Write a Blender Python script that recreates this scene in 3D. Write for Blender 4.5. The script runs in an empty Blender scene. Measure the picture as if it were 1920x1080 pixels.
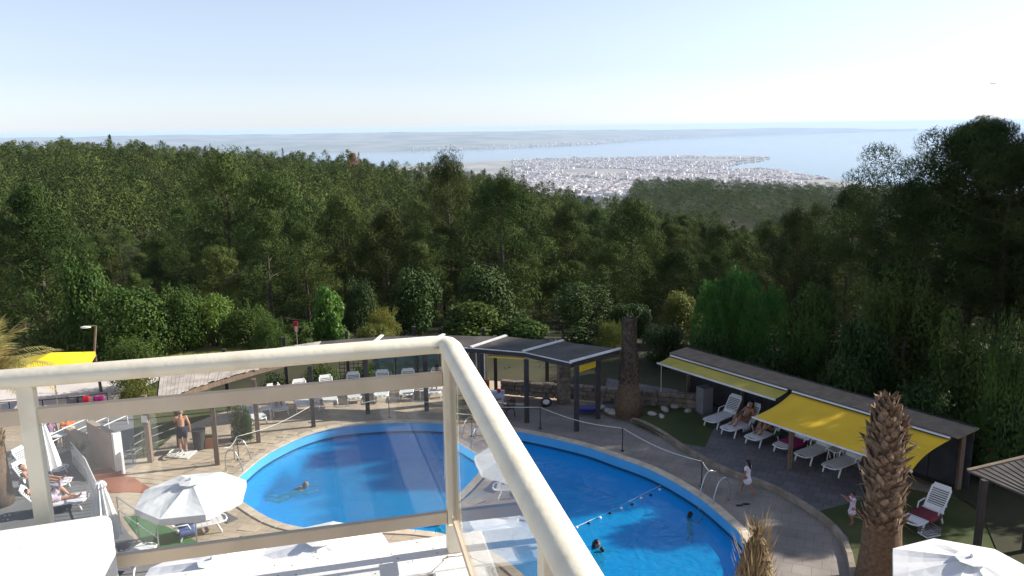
import bpy, bmesh, math, random
import numpy as np
from mathutils import Vector, Matrix
R = math.radians
sc = bpy.context.scene
COL = sc.collection
random.seed(7)
# ------------------------------------------------------------------ camera, sky, sun, exposure
EYE = 12.0
FPX, PITCH, ROLL = 1490.0, R(11.45), R(0.85)
cam = bpy.data.cameras.new('camera'); cam.sensor_width = 36.0; cam.lens = FPX / 1920 * 36
cam.clip_start = 0.05; cam.clip_end = 200000
camo = bpy.data.objects.new('camera', cam); COL.objects.link(camo); sc.camera = camo
fw = Vector((0, math.cos(PITCH), -math.sin(PITCH))); r0 = Vector((1, 0, 0)); u0 = r0.cross(fw)
rt = r0 * math.cos(ROLL) - u0 * math.sin(ROLL); up = rt.cross(fw)
camo.matrix_world = Matrix(((rt.x, up.x, -fw.x, 0), (rt.y, up.y, -fw.y, 0), (rt.z, up.z, -fw.z, EYE), (0, 0, 0, 1)))
SUN_EL, SUN_AZ = R(29), math.atan2(0.97, 0.245)          # azimuth clockwise from +Y
w = bpy.data.worlds.new('World'); sc.world = w; w.use_nodes = True
nt = w.node_tree; sky = nt.nodes.new('ShaderNodeTexSky'); sky.sky_type = 'NISHITA'; sky.sun_disc = False
sky.sun_elevation = SUN_EL; sky.sun_rotation = SUN_AZ; sky.altitude = 380; sky.air_density = 1.0; sky.dust_density = 0.3; sky.ozone_density = 2.0
bg = nt.nodes['Background']; bg.inputs[1].default_value = 0.09; 
hs = nt.nodes.new('ShaderNodeHueSaturation'); hs.inputs['Saturation'].default_value = .44; nt.links.new(sky.outputs[0], hs.inputs['Color'])
tn = nt.nodes.new('ShaderNodeMix'); tn.data_type = 'RGBA'; tn.blend_type = 'MULTIPLY'; tn.inputs[0].default_value = 1; tn.inputs[7].default_value = (.885, .95, 1.1, 1)
nt.links.new(hs.outputs[0], tn.inputs[6]); nt.links.new(tn.outputs[2], bg.inputs[0])
sl = bpy.data.lights.new('sun', 'SUN'); sl.energy = 5.0; sl.angle = R(0.5); sl.color = (1, .94, .84)
so = bpy.data.objects.new('sun', sl); COL.objects.link(so)
sdir = Vector((math.sin(SUN_AZ) * math.cos(SUN_EL), math.cos(SUN_AZ) * math.cos(SUN_EL), math.sin(SUN_EL)))
so.rotation_euler = sdir.to_track_quat('Z', 'Y').to_euler(); so.location = (60, 15, 50)
sc.view_settings.view_transform = 'Standard'; sc.view_settings.look = 'None'; sc.view_settings.exposure = 0.88; sc.view_settings.gamma = 1
cy = sc.cycles; cy.use_denoising = True; cy.max_bounces = 8; cy.transparent_max_bounces = 16; cy.volume_bounces = 1
cy.caustics_reflective = False; cy.caustics_refractive = False; cy.sample_clamp_indirect = 4

# ------------------------------------------------------------------ pixel helpers (photo pixels 1920x1080)
def ray(x, y):
    return (fw + rt * ((x - 960) / FPX) - up * ((y - 540) / FPX)).normalized()
EYEP = Vector((0, 0, EYE))
def G(x, y, z=0.0):
    d = ray(x, y); return EYEP + d * ((z - EYE) / d.z)
def atY(x, y, Y):
    d = ray(x, y); return EYEP + d * (Y / d.y)
def atD(x, y, D):
    d = ray(x, y); return EYEP + d * (D / math.hypot(d.x, d.y))

# ------------------------------------------------------------------ materials
MATS = {}
def mat(name, c, c2=None, scale=3.0, rough=.7, bump=0.0, bscale=None, spec=.3, metal=0.0, rnd=0.0, det=6, thr=(.35, .65), stretch=None):
    if name in MATS: return MATS[name]
    m = bpy.data.materials.new(name); m.use_nodes = True; n = m.node_tree; L = n.links
    b = n.nodes['Principled BSDF']; b.inputs['Roughness'].default_value = rough; b.inputs['Metallic'].default_value = metal
    b.inputs['Specular IOR Level'].default_value = spec
    col = None
    if c2 or bump:
        g = n.nodes.new('ShaderNodeNewGeometry'); src = g.outputs['Position']
        if stretch:
            mp = n.nodes.new('ShaderNodeMapping'); mp.inputs['Scale'].default_value = stretch; L.new(src, mp.inputs[0]); src = mp.outputs[0]
    if c2:
        t = n.nodes.new('ShaderNodeTexNoise'); t.inputs['Scale'].default_value = scale; t.inputs['Detail'].default_value = det; L.new(src, t.inputs['Vector'])
        rp = n.nodes.new('ShaderNodeValToRGB'); rp.color_ramp.elements[0].position = thr[0]; rp.color_ramp.elements[1].position = thr[1]
        rp.color_ramp.elements[0].color = (*c, 1); rp.color_ramp.elements[1].color = (*c2, 1); L.new(t.outputs[0], rp.inputs[0]); col = rp.outputs[0]
    if rnd:
        oi = n.nodes.new('ShaderNodeObjectInfo'); hs = n.nodes.new('ShaderNodeHueSaturation')
        mr = n.nodes.new('ShaderNodeMapRange'); mr.inputs[3].default_value = 1 - rnd; mr.inputs[4].default_value = 1 + rnd
        L.new(oi.outputs['Random'], mr.inputs[0]); L.new(mr.outputs[0], hs.inputs['Value'])
        if col: L.new(col, hs.inputs['Color'])
        else: hs.inputs['Color'].default_value = (*c, 1)
        col = hs.outputs[0]
    if col: L.new(col, b.inputs['Base Color'])
    else: b.inputs['Base Color'].default_value = (*c, 1)
    if bump:
        t2 = n.nodes.new('ShaderNodeTexNoise'); t2.inputs['Scale'].default_value = bscale or scale * 4; t2.inputs['Detail'].default_value = 5; L.new(src, t2.inputs['Vector'])
        bp = n.nodes.new('ShaderNodeBump'); bp.inputs['Strength'].default_value = bump; bp.inputs['Distance'].default_value = .02
        L.new(t2.outputs[0], bp.inputs['Height']); L.new(bp.outputs[0], b.inputs['Normal'])
    MATS[name] = m; return m

def leafmat(name, c, c2, trans=.3, scale=.35, rnd=.25, rough=.6, spec=.25):
    m = bpy.data.materials.new(name); m.use_nodes = True; n = m.node_tree; L = n.links; MATS[name] = m
    b = n.nodes['Principled BSDF']; b.inputs['Roughness'].default_value = rough; b.inputs['Specular IOR Level'].default_value = spec
    g = n.nodes.new('ShaderNodeNewGeometry'); t = n.nodes.new('ShaderNodeTexNoise'); t.inputs['Scale'].default_value = scale; t.inputs['Detail'].default_value = 5
    L.new(g.outputs['Position'], t.inputs['Vector'])
    rp = n.nodes.new('ShaderNodeValToRGB'); rp.color_ramp.elements[0].position = .36; rp.color_ramp.elements[1].position = .66
    rp.color_ramp.elements[0].color = (*c, 1); rp.color_ramp.elements[1].color = (*c2, 1); L.new(t.outputs[0], rp.inputs[0])
    oi = n.nodes.new('ShaderNodeObjectInfo'); hs = n.nodes.new('ShaderNodeHueSaturation')
    mr = n.nodes.new('ShaderNodeMapRange'); mr.inputs[3].default_value = 1 - rnd; mr.inputs[4].default_value = 1 + rnd
    ml = n.nodes.new('ShaderNodeMath'); ml.operation = 'MULTIPLY'; ml.inputs[1].default_value = 7.31
    fr = n.nodes.new('ShaderNodeMath'); fr.operation = 'FRACT'; mr2 = n.nodes.new('ShaderNodeMapRange'); mr2.inputs[3].default_value = .485; mr2.inputs[4].default_value = .515
    at_ = n.nodes.new('ShaderNodeAttribute'); at_.attribute_name = 'tint'; ad = n.nodes.new('ShaderNodeMath'); ad.operation = 'ADD'     # per-tree shade on joined forests, 0 elsewhere
    L.new(oi.outputs['Random'], mr.inputs[0]); L.new(mr.outputs[0], ad.inputs[0]); L.new(at_.outputs['Fac'], ad.inputs[1]); L.new(ad.outputs[0], hs.inputs['Value'])
    L.new(oi.outputs['Random'], ml.inputs[0]); L.new(ml.outputs[0], fr.inputs[0]); L.new(fr.outputs[0], mr2.inputs[0]); L.new(mr2.outputs[0], hs.inputs['Hue'])
    L.new(rp.outputs[0], hs.inputs['Color']); L.new(hs.outputs[0], b.inputs['Base Color'])
    tr = n.nodes.new('ShaderNodeBsdfTranslucent'); L.new(hs.outputs[0], tr.inputs[0])
    mx = n.nodes.new('ShaderNodeMixShader'); mx.inputs[0].default_value = trans
    L.new(b.outputs[0], mx.inputs[1]); L.new(tr.outputs[0], mx.inputs[2]); L.new(mx.outputs[0], n.nodes['Material Output'].inputs[0])
    return m

def brickmat(name, c, c2, mortar, bw, bh, msize=.012, rough=.85, rot=0.0, vary=.5):
    m = bpy.data.materials.new(name); m.use_nodes = True; n = m.node_tree; L = n.links; MATS[name] = m
    b = n.nodes['Principled BSDF']; b.inputs['Roughness'].default_value = rough; b.inputs['Specular IOR Level'].default_value = .2
    g = n.nodes.new('ShaderNodeNewGeometry'); mp = n.nodes.new('ShaderNodeMapping'); mp.inputs['Rotation'].default_value[2] = rot
    L.new(g.outputs['Position'], mp.inputs[0])
    br = n.nodes.new('ShaderNodeTexBrick'); br.inputs['Scale'].default_value = 1; br.inputs['Brick Width'].default_value = bw; br.inputs['Row Height'].default_value = bh
    br.inputs['Mortar Size'].default_value = msize; br.inputs['Color1'].default_value = (*c, 1); br.inputs['Color2'].default_value = (*c2, 1); br.inputs['Mortar'].default_value = (*mortar, 1)
    L.new(mp.outputs[0], br.inputs[0])
    t = n.nodes.new('ShaderNodeTexNoise'); t.inputs['Scale'].default_value = .8; t.inputs['Detail'].default_value = 8; L.new(g.outputs['Position'], t.inputs['Vector'])
    mr = n.nodes.new('ShaderNodeMapRange'); mr.inputs[1].default_value = .3; mr.inputs[2].default_value = .7; mr.inputs[3].default_value = 1 - vary * .5; mr.inputs[4].default_value = 1 + vary * .3
    L.new(t.outputs[0], mr.inputs[0]); hs = n.nodes.new('ShaderNodeHueSaturation'); L.new(mr.outputs[0], hs.inputs['Value']); L.new(br.outputs[0], hs.inputs['Color'])
    L.new(hs.outputs[0], b.inputs['Base Color'])
    bp = n.nodes.new('ShaderNodeBump'); bp.inputs['Strength'].default_value = .5; bp.inputs['Distance'].default_value = .01; bp.invert = True
    L.new(br.outputs['Fac'], bp.inputs['Height']); L.new(bp.outputs[0], b.inputs['Normal'])
    return m

def schlick(n, f0, nrm=None):
    L = n.links; lw = n.nodes.new('ShaderNodeLayerWeight'); lw.inputs[0].default_value = .5
    if nrm: L.new(nrm, lw.inputs['Normal'])
    p = n.nodes.new('ShaderNodeMath'); p.operation = 'POWER'; p.inputs[1].default_value = 5; L.new(lw.outputs['Facing'], p.inputs[0])
    m = n.nodes.new('ShaderNodeMath'); m.operation = 'MULTIPLY_ADD'; m.inputs[1].default_value = 1 - f0; m.inputs[2].default_value = f0; L.new(p.outputs[0], m.inputs[0])
    return m.outputs[0]
def glassmat(name, tint, dirt, f0=.06, rough=0.01):
    m = bpy.data.materials.new(name); m.use_nodes = True; n = m.node_tree; L = n.links; MATS[name] = m
    n.nodes.remove(n.nodes['Principled BSDF'])
    tr = n.nodes.new('ShaderNodeBsdfTransparent'); tr.inputs[0].default_value = (*tint, 1)
    gl = n.nodes.new('ShaderNodeBsdfGlossy'); gl.inputs['Roughness'].default_value = rough
    df = n.nodes.new('ShaderNodeBsdfDiffuse'); df.inputs[0].default_value = (.7, .68, .64, 1)
    g = n.nodes.new('ShaderNodeNewGeometry'); t = n.nodes.new('ShaderNodeTexNoise'); t.inputs['Scale'].default_value = 5; t.inputs['Detail'].default_value = 7
    L.new(g.outputs['Position'], t.inputs['Vector'])
    mr = n.nodes.new('ShaderNodeMapRange'); mr.inputs[1].default_value = .3; mr.inputs[2].default_value = .75; mr.inputs[3].default_value = dirt * .4; mr.inputs[4].default_value = dirt * 1.6
    L.new(t.outputs[0], mr.inputs[0])
    m1 = n.nodes.new('ShaderNodeMixShader'); L.new(mr.outputs[0], m1.inputs[0]); L.new(tr.outputs[0], m1.inputs[1]); L.new(df.outputs[0], m1.inputs[2])
    m2 = n.nodes.new('ShaderNodeMixShader'); L.new(schlick(n, f0), m2.inputs[0]); L.new(m1.outputs[0], m2.inputs[1]); L.new(gl.outputs[0], m2.inputs[2])
    L.new(m2.outputs[0], n.nodes['Material Output'].inputs[0]); return m

def watermat(name, tint, wscale, strength, aniso=(1, 1, 1), base=None):
    """clear water: tinted transparency under a rippled Fresnel reflection; with base = opaque deep water"""
    m = bpy.data.materials.new(name); m.use_nodes = True; n = m.node_tree; L = n.links; MATS[name] = m
    n.nodes.remove(n.nodes['Principled BSDF'])
    if base: tr = n.nodes.new('ShaderNodeBsdfDiffuse'); tr.inputs[0].default_value = (*base, 1)
    else: tr = n.nodes.new('ShaderNodeBsdfTransparent'); tr.inputs[0].default_value = (*tint, 1)
    if not base:
        df = n.nodes.new('ShaderNodeBsdfDiffuse'); df.inputs[0].default_value = (.004, .38, .76, 1); mt = n.nodes.new('ShaderNodeMixShader'); mt.inputs[0].default_value = .38; L.new(tr.outputs[0], mt.inputs[1]); L.new(df.outputs[0], mt.inputs[2]); tr = mt
    gl = n.nodes.new('ShaderNodeBsdfGlossy'); gl.inputs['Roughness'].default_value = .06
    g = n.nodes.new('ShaderNodeNewGeometry'); mp = n.nodes.new('ShaderNodeMapping'); mp.inputs['Scale'].default_value = aniso; L.new(g.outputs['Position'], mp.inputs[0])
    t = n.nodes.new('ShaderNodeTexNoise'); t.inputs['Scale'].default_value = wscale; t.inputs['Detail'].default_value = 5; t.inputs['Distortion'].default_value = 1.2; L.new(mp.outputs[0], t.inputs['Vector'])
    bp = n.nodes.new('ShaderNodeBump'); bp.inputs['Strength'].default_value = strength; bp.inputs['Distance'].default_value = .12
    L.new(t.outputs[0], bp.inputs['Height']); L.new(bp.outputs[0], gl.inputs['Normal'])
    if not base: L.new(bp.outputs[0], df.inputs['Normal'])
    m2 = n.nodes.new('ShaderNodeMixShader'); L.new(schlick(n, .02, bp.outputs[0]), m2.inputs[0]); L.new(tr.outputs[0], m2.inputs[1]); L.new(gl.outputs[0], m2.inputs[2])
    L.new(m2.outputs[0], n.nodes['Material Output'].inputs[0]); return m

WHITE_PLASTIC = mat('white_plastic', (.72, .72, .72), rough=.45, rnd=.06)
CANVAS = mat('white_canvas', (.78, .77, .75), (.66, .66, .67), scale=1.2, rough=.9, bump=.45, bscale=4)
CREAM = mat('cream_paint', (.83, .75, .58), (.66, .57, .42), scale=7, rough=.5, spec=.35, thr=(.5, .85), bump=.08, bscale=40)
CREAM_FLAT = mat('beige_aluminium', (.66, .54, .40), (.58, .47, .34), scale=6, rough=.5)
SLAB = mat('white_wall_paint', (.75, .73, .70), (.64, .61, .58), scale=5, rough=.8, bump=.25, bscale=30, thr=(.3, .8))
CRACK = mat('crack_dark', (.10, .08, .06), rough=.9)
TILE = mat('tan_tile', (.36, .29, .21), (.27, .21, .15), scale=30, rough=.6)
GLASS = glassmat('railing_glass', (.94, .96, .96), .05, f0=.04)
DARKWOOD = mat('dark_wood', (.035, .03, .03), (.06, .05, .048), scale=3, rough=.7, stretch=(8, 8, 1), bump=.3)
BROWNWOOD = mat('brown_wood', (.13, .085, .06), (.2, .14, .1), scale=3, rough=.75, stretch=(8, 8, 1), bump=.3)
GREYWOOD = mat('weathered_sheet', (.46, .41, .36), (.3, .26, .23), scale=2.5, rough=.85, bump=.3)
TARP = mat('black_tar_sheet', (.06, .052, .046), (.10, .088, .078), scale=1.5, rough=.65, bump=.5, bscale=8)
STEEL = mat('steel', (.5, .5, .5), rough=.38, metal=1.0)
WHITE_PAINT = mat('white_paint', (.76, .75, .72), (.62, .6, .57), scale=3, rough=.6)
ROPE = mat('rope', (.68, .65, .58), rough=.9)
BLACK = mat('black_metal', (.02, .02, .022), rough=.45)
YELLOW = mat('yellow_canvas', (.78, .5, .03), (.7, .43, .025), scale=1.0, rough=.85, bump=.2, bscale=2)
YELLOW2 = mat('bright_yellow_canvas', (.85, .62, .02), (.8, .52, .02), scale=1.0, rough=.8)
DULLYELLOW = mat('faded_yellow_canvas', (.5, .4, .08), (.38, .32, .07), scale=1.6, rough=.9)
BARK = mat('bark', (.06, .046, .036), (.11, .085, .07), scale=4, rough=.95, bump=.6)
PALEBARK = mat('pale_branch', (.3, .26, .21), (.2, .17, .13), scale=4, rough=.95)
PALMSCALE = mat('palm_leaf_base', (.11, .07, .042), (.25, .175, .12), scale=9, rough=.9, rnd=.35, bump=.4)
PALMFIB = mat('palm_fibre', (.1, .062, .038), (.17, .11, .07), scale=12, rough=.95, bump=.6)
DRYLEAF = leafmat('dry_frond', (.42, .3, .12), (.3, .3, .1), trans=.35, scale=1.5)
STRAW = leafmat('straw_fibre', (.36, .26, .15), (.2, .13, .07), trans=.2, scale=3)
SKIN = mat('skin_tan', (.44, .22, .14), (.5, .27, .18), scale=5, rough=.55)
SKIN2 = mat('skin_brown', (.29, .13, .08), (.33, .16, .1), scale=5, rough=.55)
HAIRM = mat('dark_hair', (.012, .009, .008), rough=.4)
GREYHAIR = mat('grey_hair', (.2, .17, .15), rough=.6)
CLOTHNAVY = mat('navy_cloth', (.02, .025, .05), rough=.9)
CLOTHWHITE = mat('white_cloth', (.72, .7, .72), (.55, .5, .56), scale=18, rough=.9)
CLOTHPINK = mat('pale_pattern_cloth', (.7, .64, .68), (.42, .32, .45), scale=22, rough=.9)
CLOTHBLUE = mat('blue_cloth', (.08, .12, .3), rough=.9)
CLOTHYEL = mat('olive_yellow_cloth', (.5, .42, .12), rough=.9)
CLOTHRED = mat('red_cloth', (.5, .03, .05), rough=.9)
CLOTHMAG = mat('magenta_towel', (.36, .03, .16), (.28, .02, .13), scale=20, rough=.95)
CLOTHGREY = mat('grey_towel', (.2, .19, .2), rough=.95)
CLOTHGREEN = mat('green_towel', (.05, .16, .08), rough=.95)
CLOTHORANGE = mat('orange_cloth', (.65, .15, .03), rough=.9)
CLOTHPURPLE = mat('mauve_cloth', (.28, .16, .26), rough=.9)
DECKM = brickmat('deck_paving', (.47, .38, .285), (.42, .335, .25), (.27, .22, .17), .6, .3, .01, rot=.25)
COPING = mat('coping_stone', (.62, .52, .4), (.5, .41, .31), scale=3, rough=.8, rnd=.08)
PAVER = mat('paver_stone', (.50, .40, .29), (.43, .335, .245), scale=2.5, rough=.85, rnd=.10)
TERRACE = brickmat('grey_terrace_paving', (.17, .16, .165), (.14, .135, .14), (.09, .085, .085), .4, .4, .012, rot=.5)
KERB = mat('kerb_stone', (.3, .25, .2), (.2, .165, .13), scale=3, rough=.9, rnd=.12, bump=.4)
REDTILE = brickmat('red_tile_floor', (.34, .12, .065), (.29, .1, .055), (.24, .13, .09), .33, .33, .01, rot=-.3)
ASPHALT = mat('grey_screed', (.2, .2, .205), (.16, .16, .165), scale=1.5, rough=.85, bump=.2)
BEIGEWALL = mat('beige_render', (.40, .30, .225), (.34, .255, .19), scale=2, rough=.9, bump=.2)
PALEPAVE = mat('pale_concrete', (.58, .53, .5), (.5, .46, .43), scale=1, rough=.9)
STONE = mat('rough_stone', (.23, .18, .14), (.13, .105, .085), scale=6, rough=.95, bump=.8, rnd=.2)
PALESTONE = mat('pale_rock', (.5, .47, .43), (.33, .3, .27), scale=4, rough=.95, bump=.6, rnd=.2)
POOLBLUE = mat('pool_blue_paint', (.04, .43, .84), (.035, .39, .80), scale=.6, rough=.5)
POOLBAND = mat('pool_band_paint', (.10, .44, .76), (.08, .38, .70), scale=.8, rough=.4)
POOLLINE = mat('pool_dark_tile', (.01, .05, .13), rough=.3)
WATER = watermat('pool_water', (.5, .94, 1.0), 2.2, .5)
TURF = mat('artificial_turf', (.06, .17, .06), (.045, .13, .045), scale=20, rough=.95)
LAWN = mat('lawn_grass', (.042, .062, .018), (.085, .09, .032), scale=.5, rough=.95, bump=.8, bscale=8)
DRYLAWN = mat('dry_lawn', (.27, .25, .075), (.2, .21, .06), scale=.6, rough=.95, bump=.8, bscale=8)
DARKWALL = mat('dark_panel', (.03, .03, .035), (.05, .05, .055), scale=2, rough=.8)
FASCIA = mat('grey_brown_fascia', (.22, .17, .12), (.16, .125, .09), scale=3, rough=.8)
TEAL = glassmat('teal_windbreak', (.2, .42, .42), .12)
TERRACOTTA = mat('terracotta', (.4, .17, .08), rough=.85)

# ------------------------------------------------------------------ mesh builder
class MB:
    def __init__(s): s.v = []; s.f = []
    def add(s, vs, fs):
        o = len(s.v); s.v += [tuple(v) for v in vs]; s.f += [tuple(i + o for i in f) for f in fs]; return s
    def box(s, c, size, rz=0.0, M=None):
        hx, hy, hz = (k / 2 for k in size); c = Vector(c); m = M or Matrix.Rotation(rz, 3, 'Z')
        vs = [c + m @ Vector((x * hx, y * hy, z * hz)) for z in (-1, 1) for y in (-1, 1) for x in (-1, 1)]
        return s.add(vs, [(0, 2, 3, 1), (4, 5, 7, 6), (0, 1, 5, 4), (2, 6, 7, 3), (0, 4, 6, 2), (1, 3, 7, 5)])
    def beam(s, a, b, wd, ht, upv=(0, 0, 1)):
        """box from a to b, width wd across, height ht along upv"""
        a, b = Vector(a), Vector(b); d = (b - a); l = d.length; d.normalize(); side = d.cross(Vector(upv)).normalized(); u = side.cross(d)
        M = Matrix((d, side, u)).transposed()
        return s.box((a + b) / 2, (l, wd, ht), M=M)
    def tube(s, pts, rs, n=8, cap=True):
        pts = [Vector(p) for p in pts]
        if not hasattr(rs, '__len__'): rs = [rs] * len(pts)
        vs = []; fs = []; ref = None
        for i, p in enumerate(pts):
            d = (pts[min(i + 1, len(pts) - 1)] - pts[max(i - 1, 0)]).normalized()
            if ref is None: ref = Vector((1, 0, 0)) if abs(d.x) < .8 else Vector((0, 1, 0))
            a = (ref - d * ref.dot(d)).normalized(); ref = a; b = d.cross(a)
            vs += [p + (a * math.cos(2 * math.pi * k / n) + b * math.sin(2 * math.pi * k / n)) * rs[i] for k in range(n)]
        for i in range(len(pts) - 1):
            for k in range(n): fs.append((i * n + k, i * n + (k + 1) % n, (i + 1) * n + (k + 1) % n, (i + 1) * n + k))
        if cap: fs += [tuple(reversed(range(n))), tuple(range((len(pts) - 1) * n, len(pts) * n))]
        return s.add(vs, fs)
    def ball(s, c, r, n=10, m=7):
        c = Vector(c); r = Vector(r) if hasattr(r, '__len__') else Vector((r, r, r)); vs = [c + Vector((0, 0, -r.z))]; fs = []
        for j in range(1, m):
            t = math.pi * j / m
            vs += [c + Vector((math.cos(2 * math.pi * k / n) * math.sin(t) * r.x, math.sin(2 * math.pi * k / n) * math.sin(t) * r.y, -math.cos(t) * r.z)) for k in range(n)]
        vs.append(c + Vector((0, 0, r.z))); top = len(vs) - 1
        for k in range(n):
            fs.append((0, 1 + (k + 1) % n, 1 + k)); fs.append((top, top - n + k, top - n + (k + 1) % n))
            for j in range(m - 2): fs.append((1 + j * n + k, 1 + j * n + (k + 1) % n, 1 + (j + 1) * n + (k + 1) % n, 1 + (j + 1) * n + k))
        return s.add(vs, fs)
    def prism(s, poly, z0, z1):
        n = len(poly); vs = [(p[0], p[1], z0) for p in poly] + [(p[0], p[1], z1) for p in poly]
        a = sum(poly[i][0] * poly[(i + 1) % n][1] - poly[(i + 1) % n][0] * poly[i][1] for i in range(n))
        if a < 0: vs = [(p[0], p[1], z0) for p in reversed(poly)] + [(p[0], p[1], z1) for p in reversed(poly)]
        return s.add(vs, [tuple(reversed(range(n))), tuple(range(n, 2 * n))] + [(i, (i + 1) % n, n + (i + 1) % n, n + i) for i in range(n)])
    def build(s, name, m, parent=None, world=False, smooth=False, bevel=0.0):
        off = Vector(parent.location) if (parent and world) else Vector((0, 0, 0))
        me = bpy.data.meshes.new(name); me.from_pydata([tuple(Vector(v) - off) for v in s.v], [], s.f)
        if smooth: me.polygons.foreach_set('use_smooth', [True] * len(me.polygons))
        me.materials.append(m); me.update()
        o = bpy.data.objects.new(name, me); COL.objects.link(o)
        if parent: o.parent = parent
        if bevel:
            b = o.modifiers.new('bevel', 'BEVEL'); b.width = bevel; b.segments = 2; b.limit_method = 'ANGLE'
        return o
def npmesh(name, V, nper, m, parent=None, smooth=False):
    """V: (faces, nper, 3) separate polygons"""
    V = np.asarray(V, np.float32); nf = len(V); me = bpy.data.meshes.new(name)
    me.vertices.add(nf * nper); me.vertices.foreach_set('co', V.ravel()); me.loops.add(nf * nper); me.loops.foreach_set('vertex_index', np.arange(nf * nper, dtype=np.int32))
    me.polygons.add(nf); me.polygons.foreach_set('loop_start', np.arange(0, nf * nper, nper, dtype=np.int32)); me.polygons.foreach_set('loop_total', np.full(nf, nper, np.int32))
    me.update(calc_edges=True); me.materials.append(m)
    o = bpy.data.objects.new(name, me); COL.objects.link(o)
    if parent: o.parent = parent
    return o
def tag(o, label=None, cat=None, group=None, kind=None):
    if label: o['label'] = label
    if cat: o['category'] = cat
    if group: o['group'] = group
    if kind: o['kind'] = kind
    return o
def thing(name, label, cat, loc=(0, 0, 0), rz=0.0, group=None):
    o = bpy.data.objects.new(name, None); COL.objects.link(o); o.location = loc; o.rotation_euler = (0, 0, rz); o.empty_display_size = .2
    return tag(o, label, cat, group)
def dup(root, loc=None, rz=None, scale=None, label=None, group=None):
    def cp(o, p):
        c = o.copy(); COL.objects.link(c); c.parent = p
        for ch in o.children: cp(ch, c)
        return c
    r = cp(root, None)
    if loc is not None: r.location = loc
    if rz is not None: r.rotation_euler = (0, 0, rz)
    if scale is not None: r.scale = scale
    return tag(r, label, None, group)
def struct(o): o['kind'] = 'structure'; return o
def link_part(name, src, parent, loc=(0, 0, 0), rot=(0, 0, 0), scale=None):
    o = bpy.data.objects.new(name, src.data); COL.objects.link(o); o.parent = parent; o.location = loc; o.rotation_euler = rot
    if scale: o.scale = scale
    return o
def spline(pts, n, closed=False):
    P = [Vector(p) for p in pts]; out = []; m = len(P)
    for i in range(m if closed else m - 1):
        p0, p1, p2, p3 = (P[(i + k) % m] if closed else P[max(0, min(m - 1, i + k))] for k in (-1, 0, 1, 2))
        for j in range(n):
            t = j / n; out.append(.5 * (2 * p1 + (p2 - p0) * t + (2 * p0 - 5 * p1 + 4 * p2 - p3) * t * t + (3 * p1 - p0 - 3 * p2 + p3) * t ** 3))
    if not closed: out.append(P[-1])
    return out
# ------------------------------------------------------------------ terrain, sea, far shores
SEA = -370.0
def interp(x, xs, ys): return float(np.interp(x, xs, ys))
def skyline_d(az): return interp(az, (-36, -17, -5, 5, 13, 25), (450, 400, 330, 260, 230, 160))
def skyline_z(az): return interp(az, (-36, -30, -24, -17, -9, -5, 0, 5, 13, 25), (1.5, -.5, -1.8, -5.2, -9.5, -11, -13, -17, -20, -18))
def hash2(x, y): return math.sin(x * .051 + 1.3) * math.cos(y * .043 + .4) + .5 * math.sin(x * .13 + y * .11)
def ground(x, y):
    d = math.hypot(x, y); az = math.degrees(math.atan2(x, y)); az = max(-36, min(30, az))
    if d < 38: return -2.6
    if d < 40: return -2.6 + (d - 38) / 2 * 2.54
    ds, zs = skyline_d(az), skyline_z(az)
    mid = interp(d, (40, 47, 60, 80, 100, 150, 200), (-.06, -.5, -4, -6.8, -8.4, -10.5, -12)) * interp(az, (-36, -18, 0, 30), (.8, .95, 1.05, 1.15))
    a = min(1, max(0, (d - 90) / (ds - 90))); a = a * a * (3 - 2 * a); z = mid * (1 - a) + zs * a
    if d > 60: z += hash2(x, y) * min(1, (d - 60) / 60) * .8
    if d > ds:
        far = interp(d, (0, 2, 5, 12, 30), (0, 0, 0, 0, 0))
        if az > 6:
            hill = interp(d, (ds, 450, 650, 800, 950, 1500, 3600), (zs, -80, -72, -63, -62, -170, -366))
            bump = math.sin((az - 6) * .28) * 3
            z = hill + (bump if d > 500 else 0)
            if az < 9: z = z * (az - 6) / 3 + (9 - az) / 3 * interp(d, (ds, 700, 3600), (zs, -110, -366))
        else: z = interp(d, (ds, ds + 60, 800, 3600), (zs, zs - 8, -110, -366))
    return max(z, -366.0)
azs = [-180 + 4 * i for i in range(30)] + [-60 + 1.0 * i for i in range(120)] + [60 + 4 * i for i in range(30)]
dsn = [0.5, 20, 37.5, 38, 39, 40] + [40 * (1.075 ** i) for i in range(1, 66)]
tv = [(d * math.sin(R(a)), d * math.cos(R(a)), ground(d * math.sin(R(a)), d * math.cos(R(a)))) for d in dsn for a in azs]
na = len(azs); tf = [(i * na + j, i * na + (j + 1) % na, (i + 1) * na + (j + 1) % na, (i + 1) * na + j) for i in range(len(dsn) - 1) for j in range(na)]
FLOOR = mat('forest_floor', (.028, .032, .014), (.06, .055, .028), scale=.25, rough=.95, bump=.8, bscale=2)
t = MB(); t.v = tv; t.f = tf; terrain = struct(t.build('terrain', FLOOR, smooth=True))

SEAM = watermat('sea_water', (0, 0, 0), .02, .25, aniso=(1, .4, 1), base=(.035, .12, .2))
t = MB(); n = 96; rr = [3000, 45000]
t.v = [(r * math.sin(2 * math.pi * k / n), r * math.cos(2 * math.pi * k / n), SEA) for r in rr for k in range(n)]
t.f = [(k, n + k, n + (k + 1) % n, (k + 1) % n) for k in range(n)]
struct(t.build('sea', SEAM))
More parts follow.
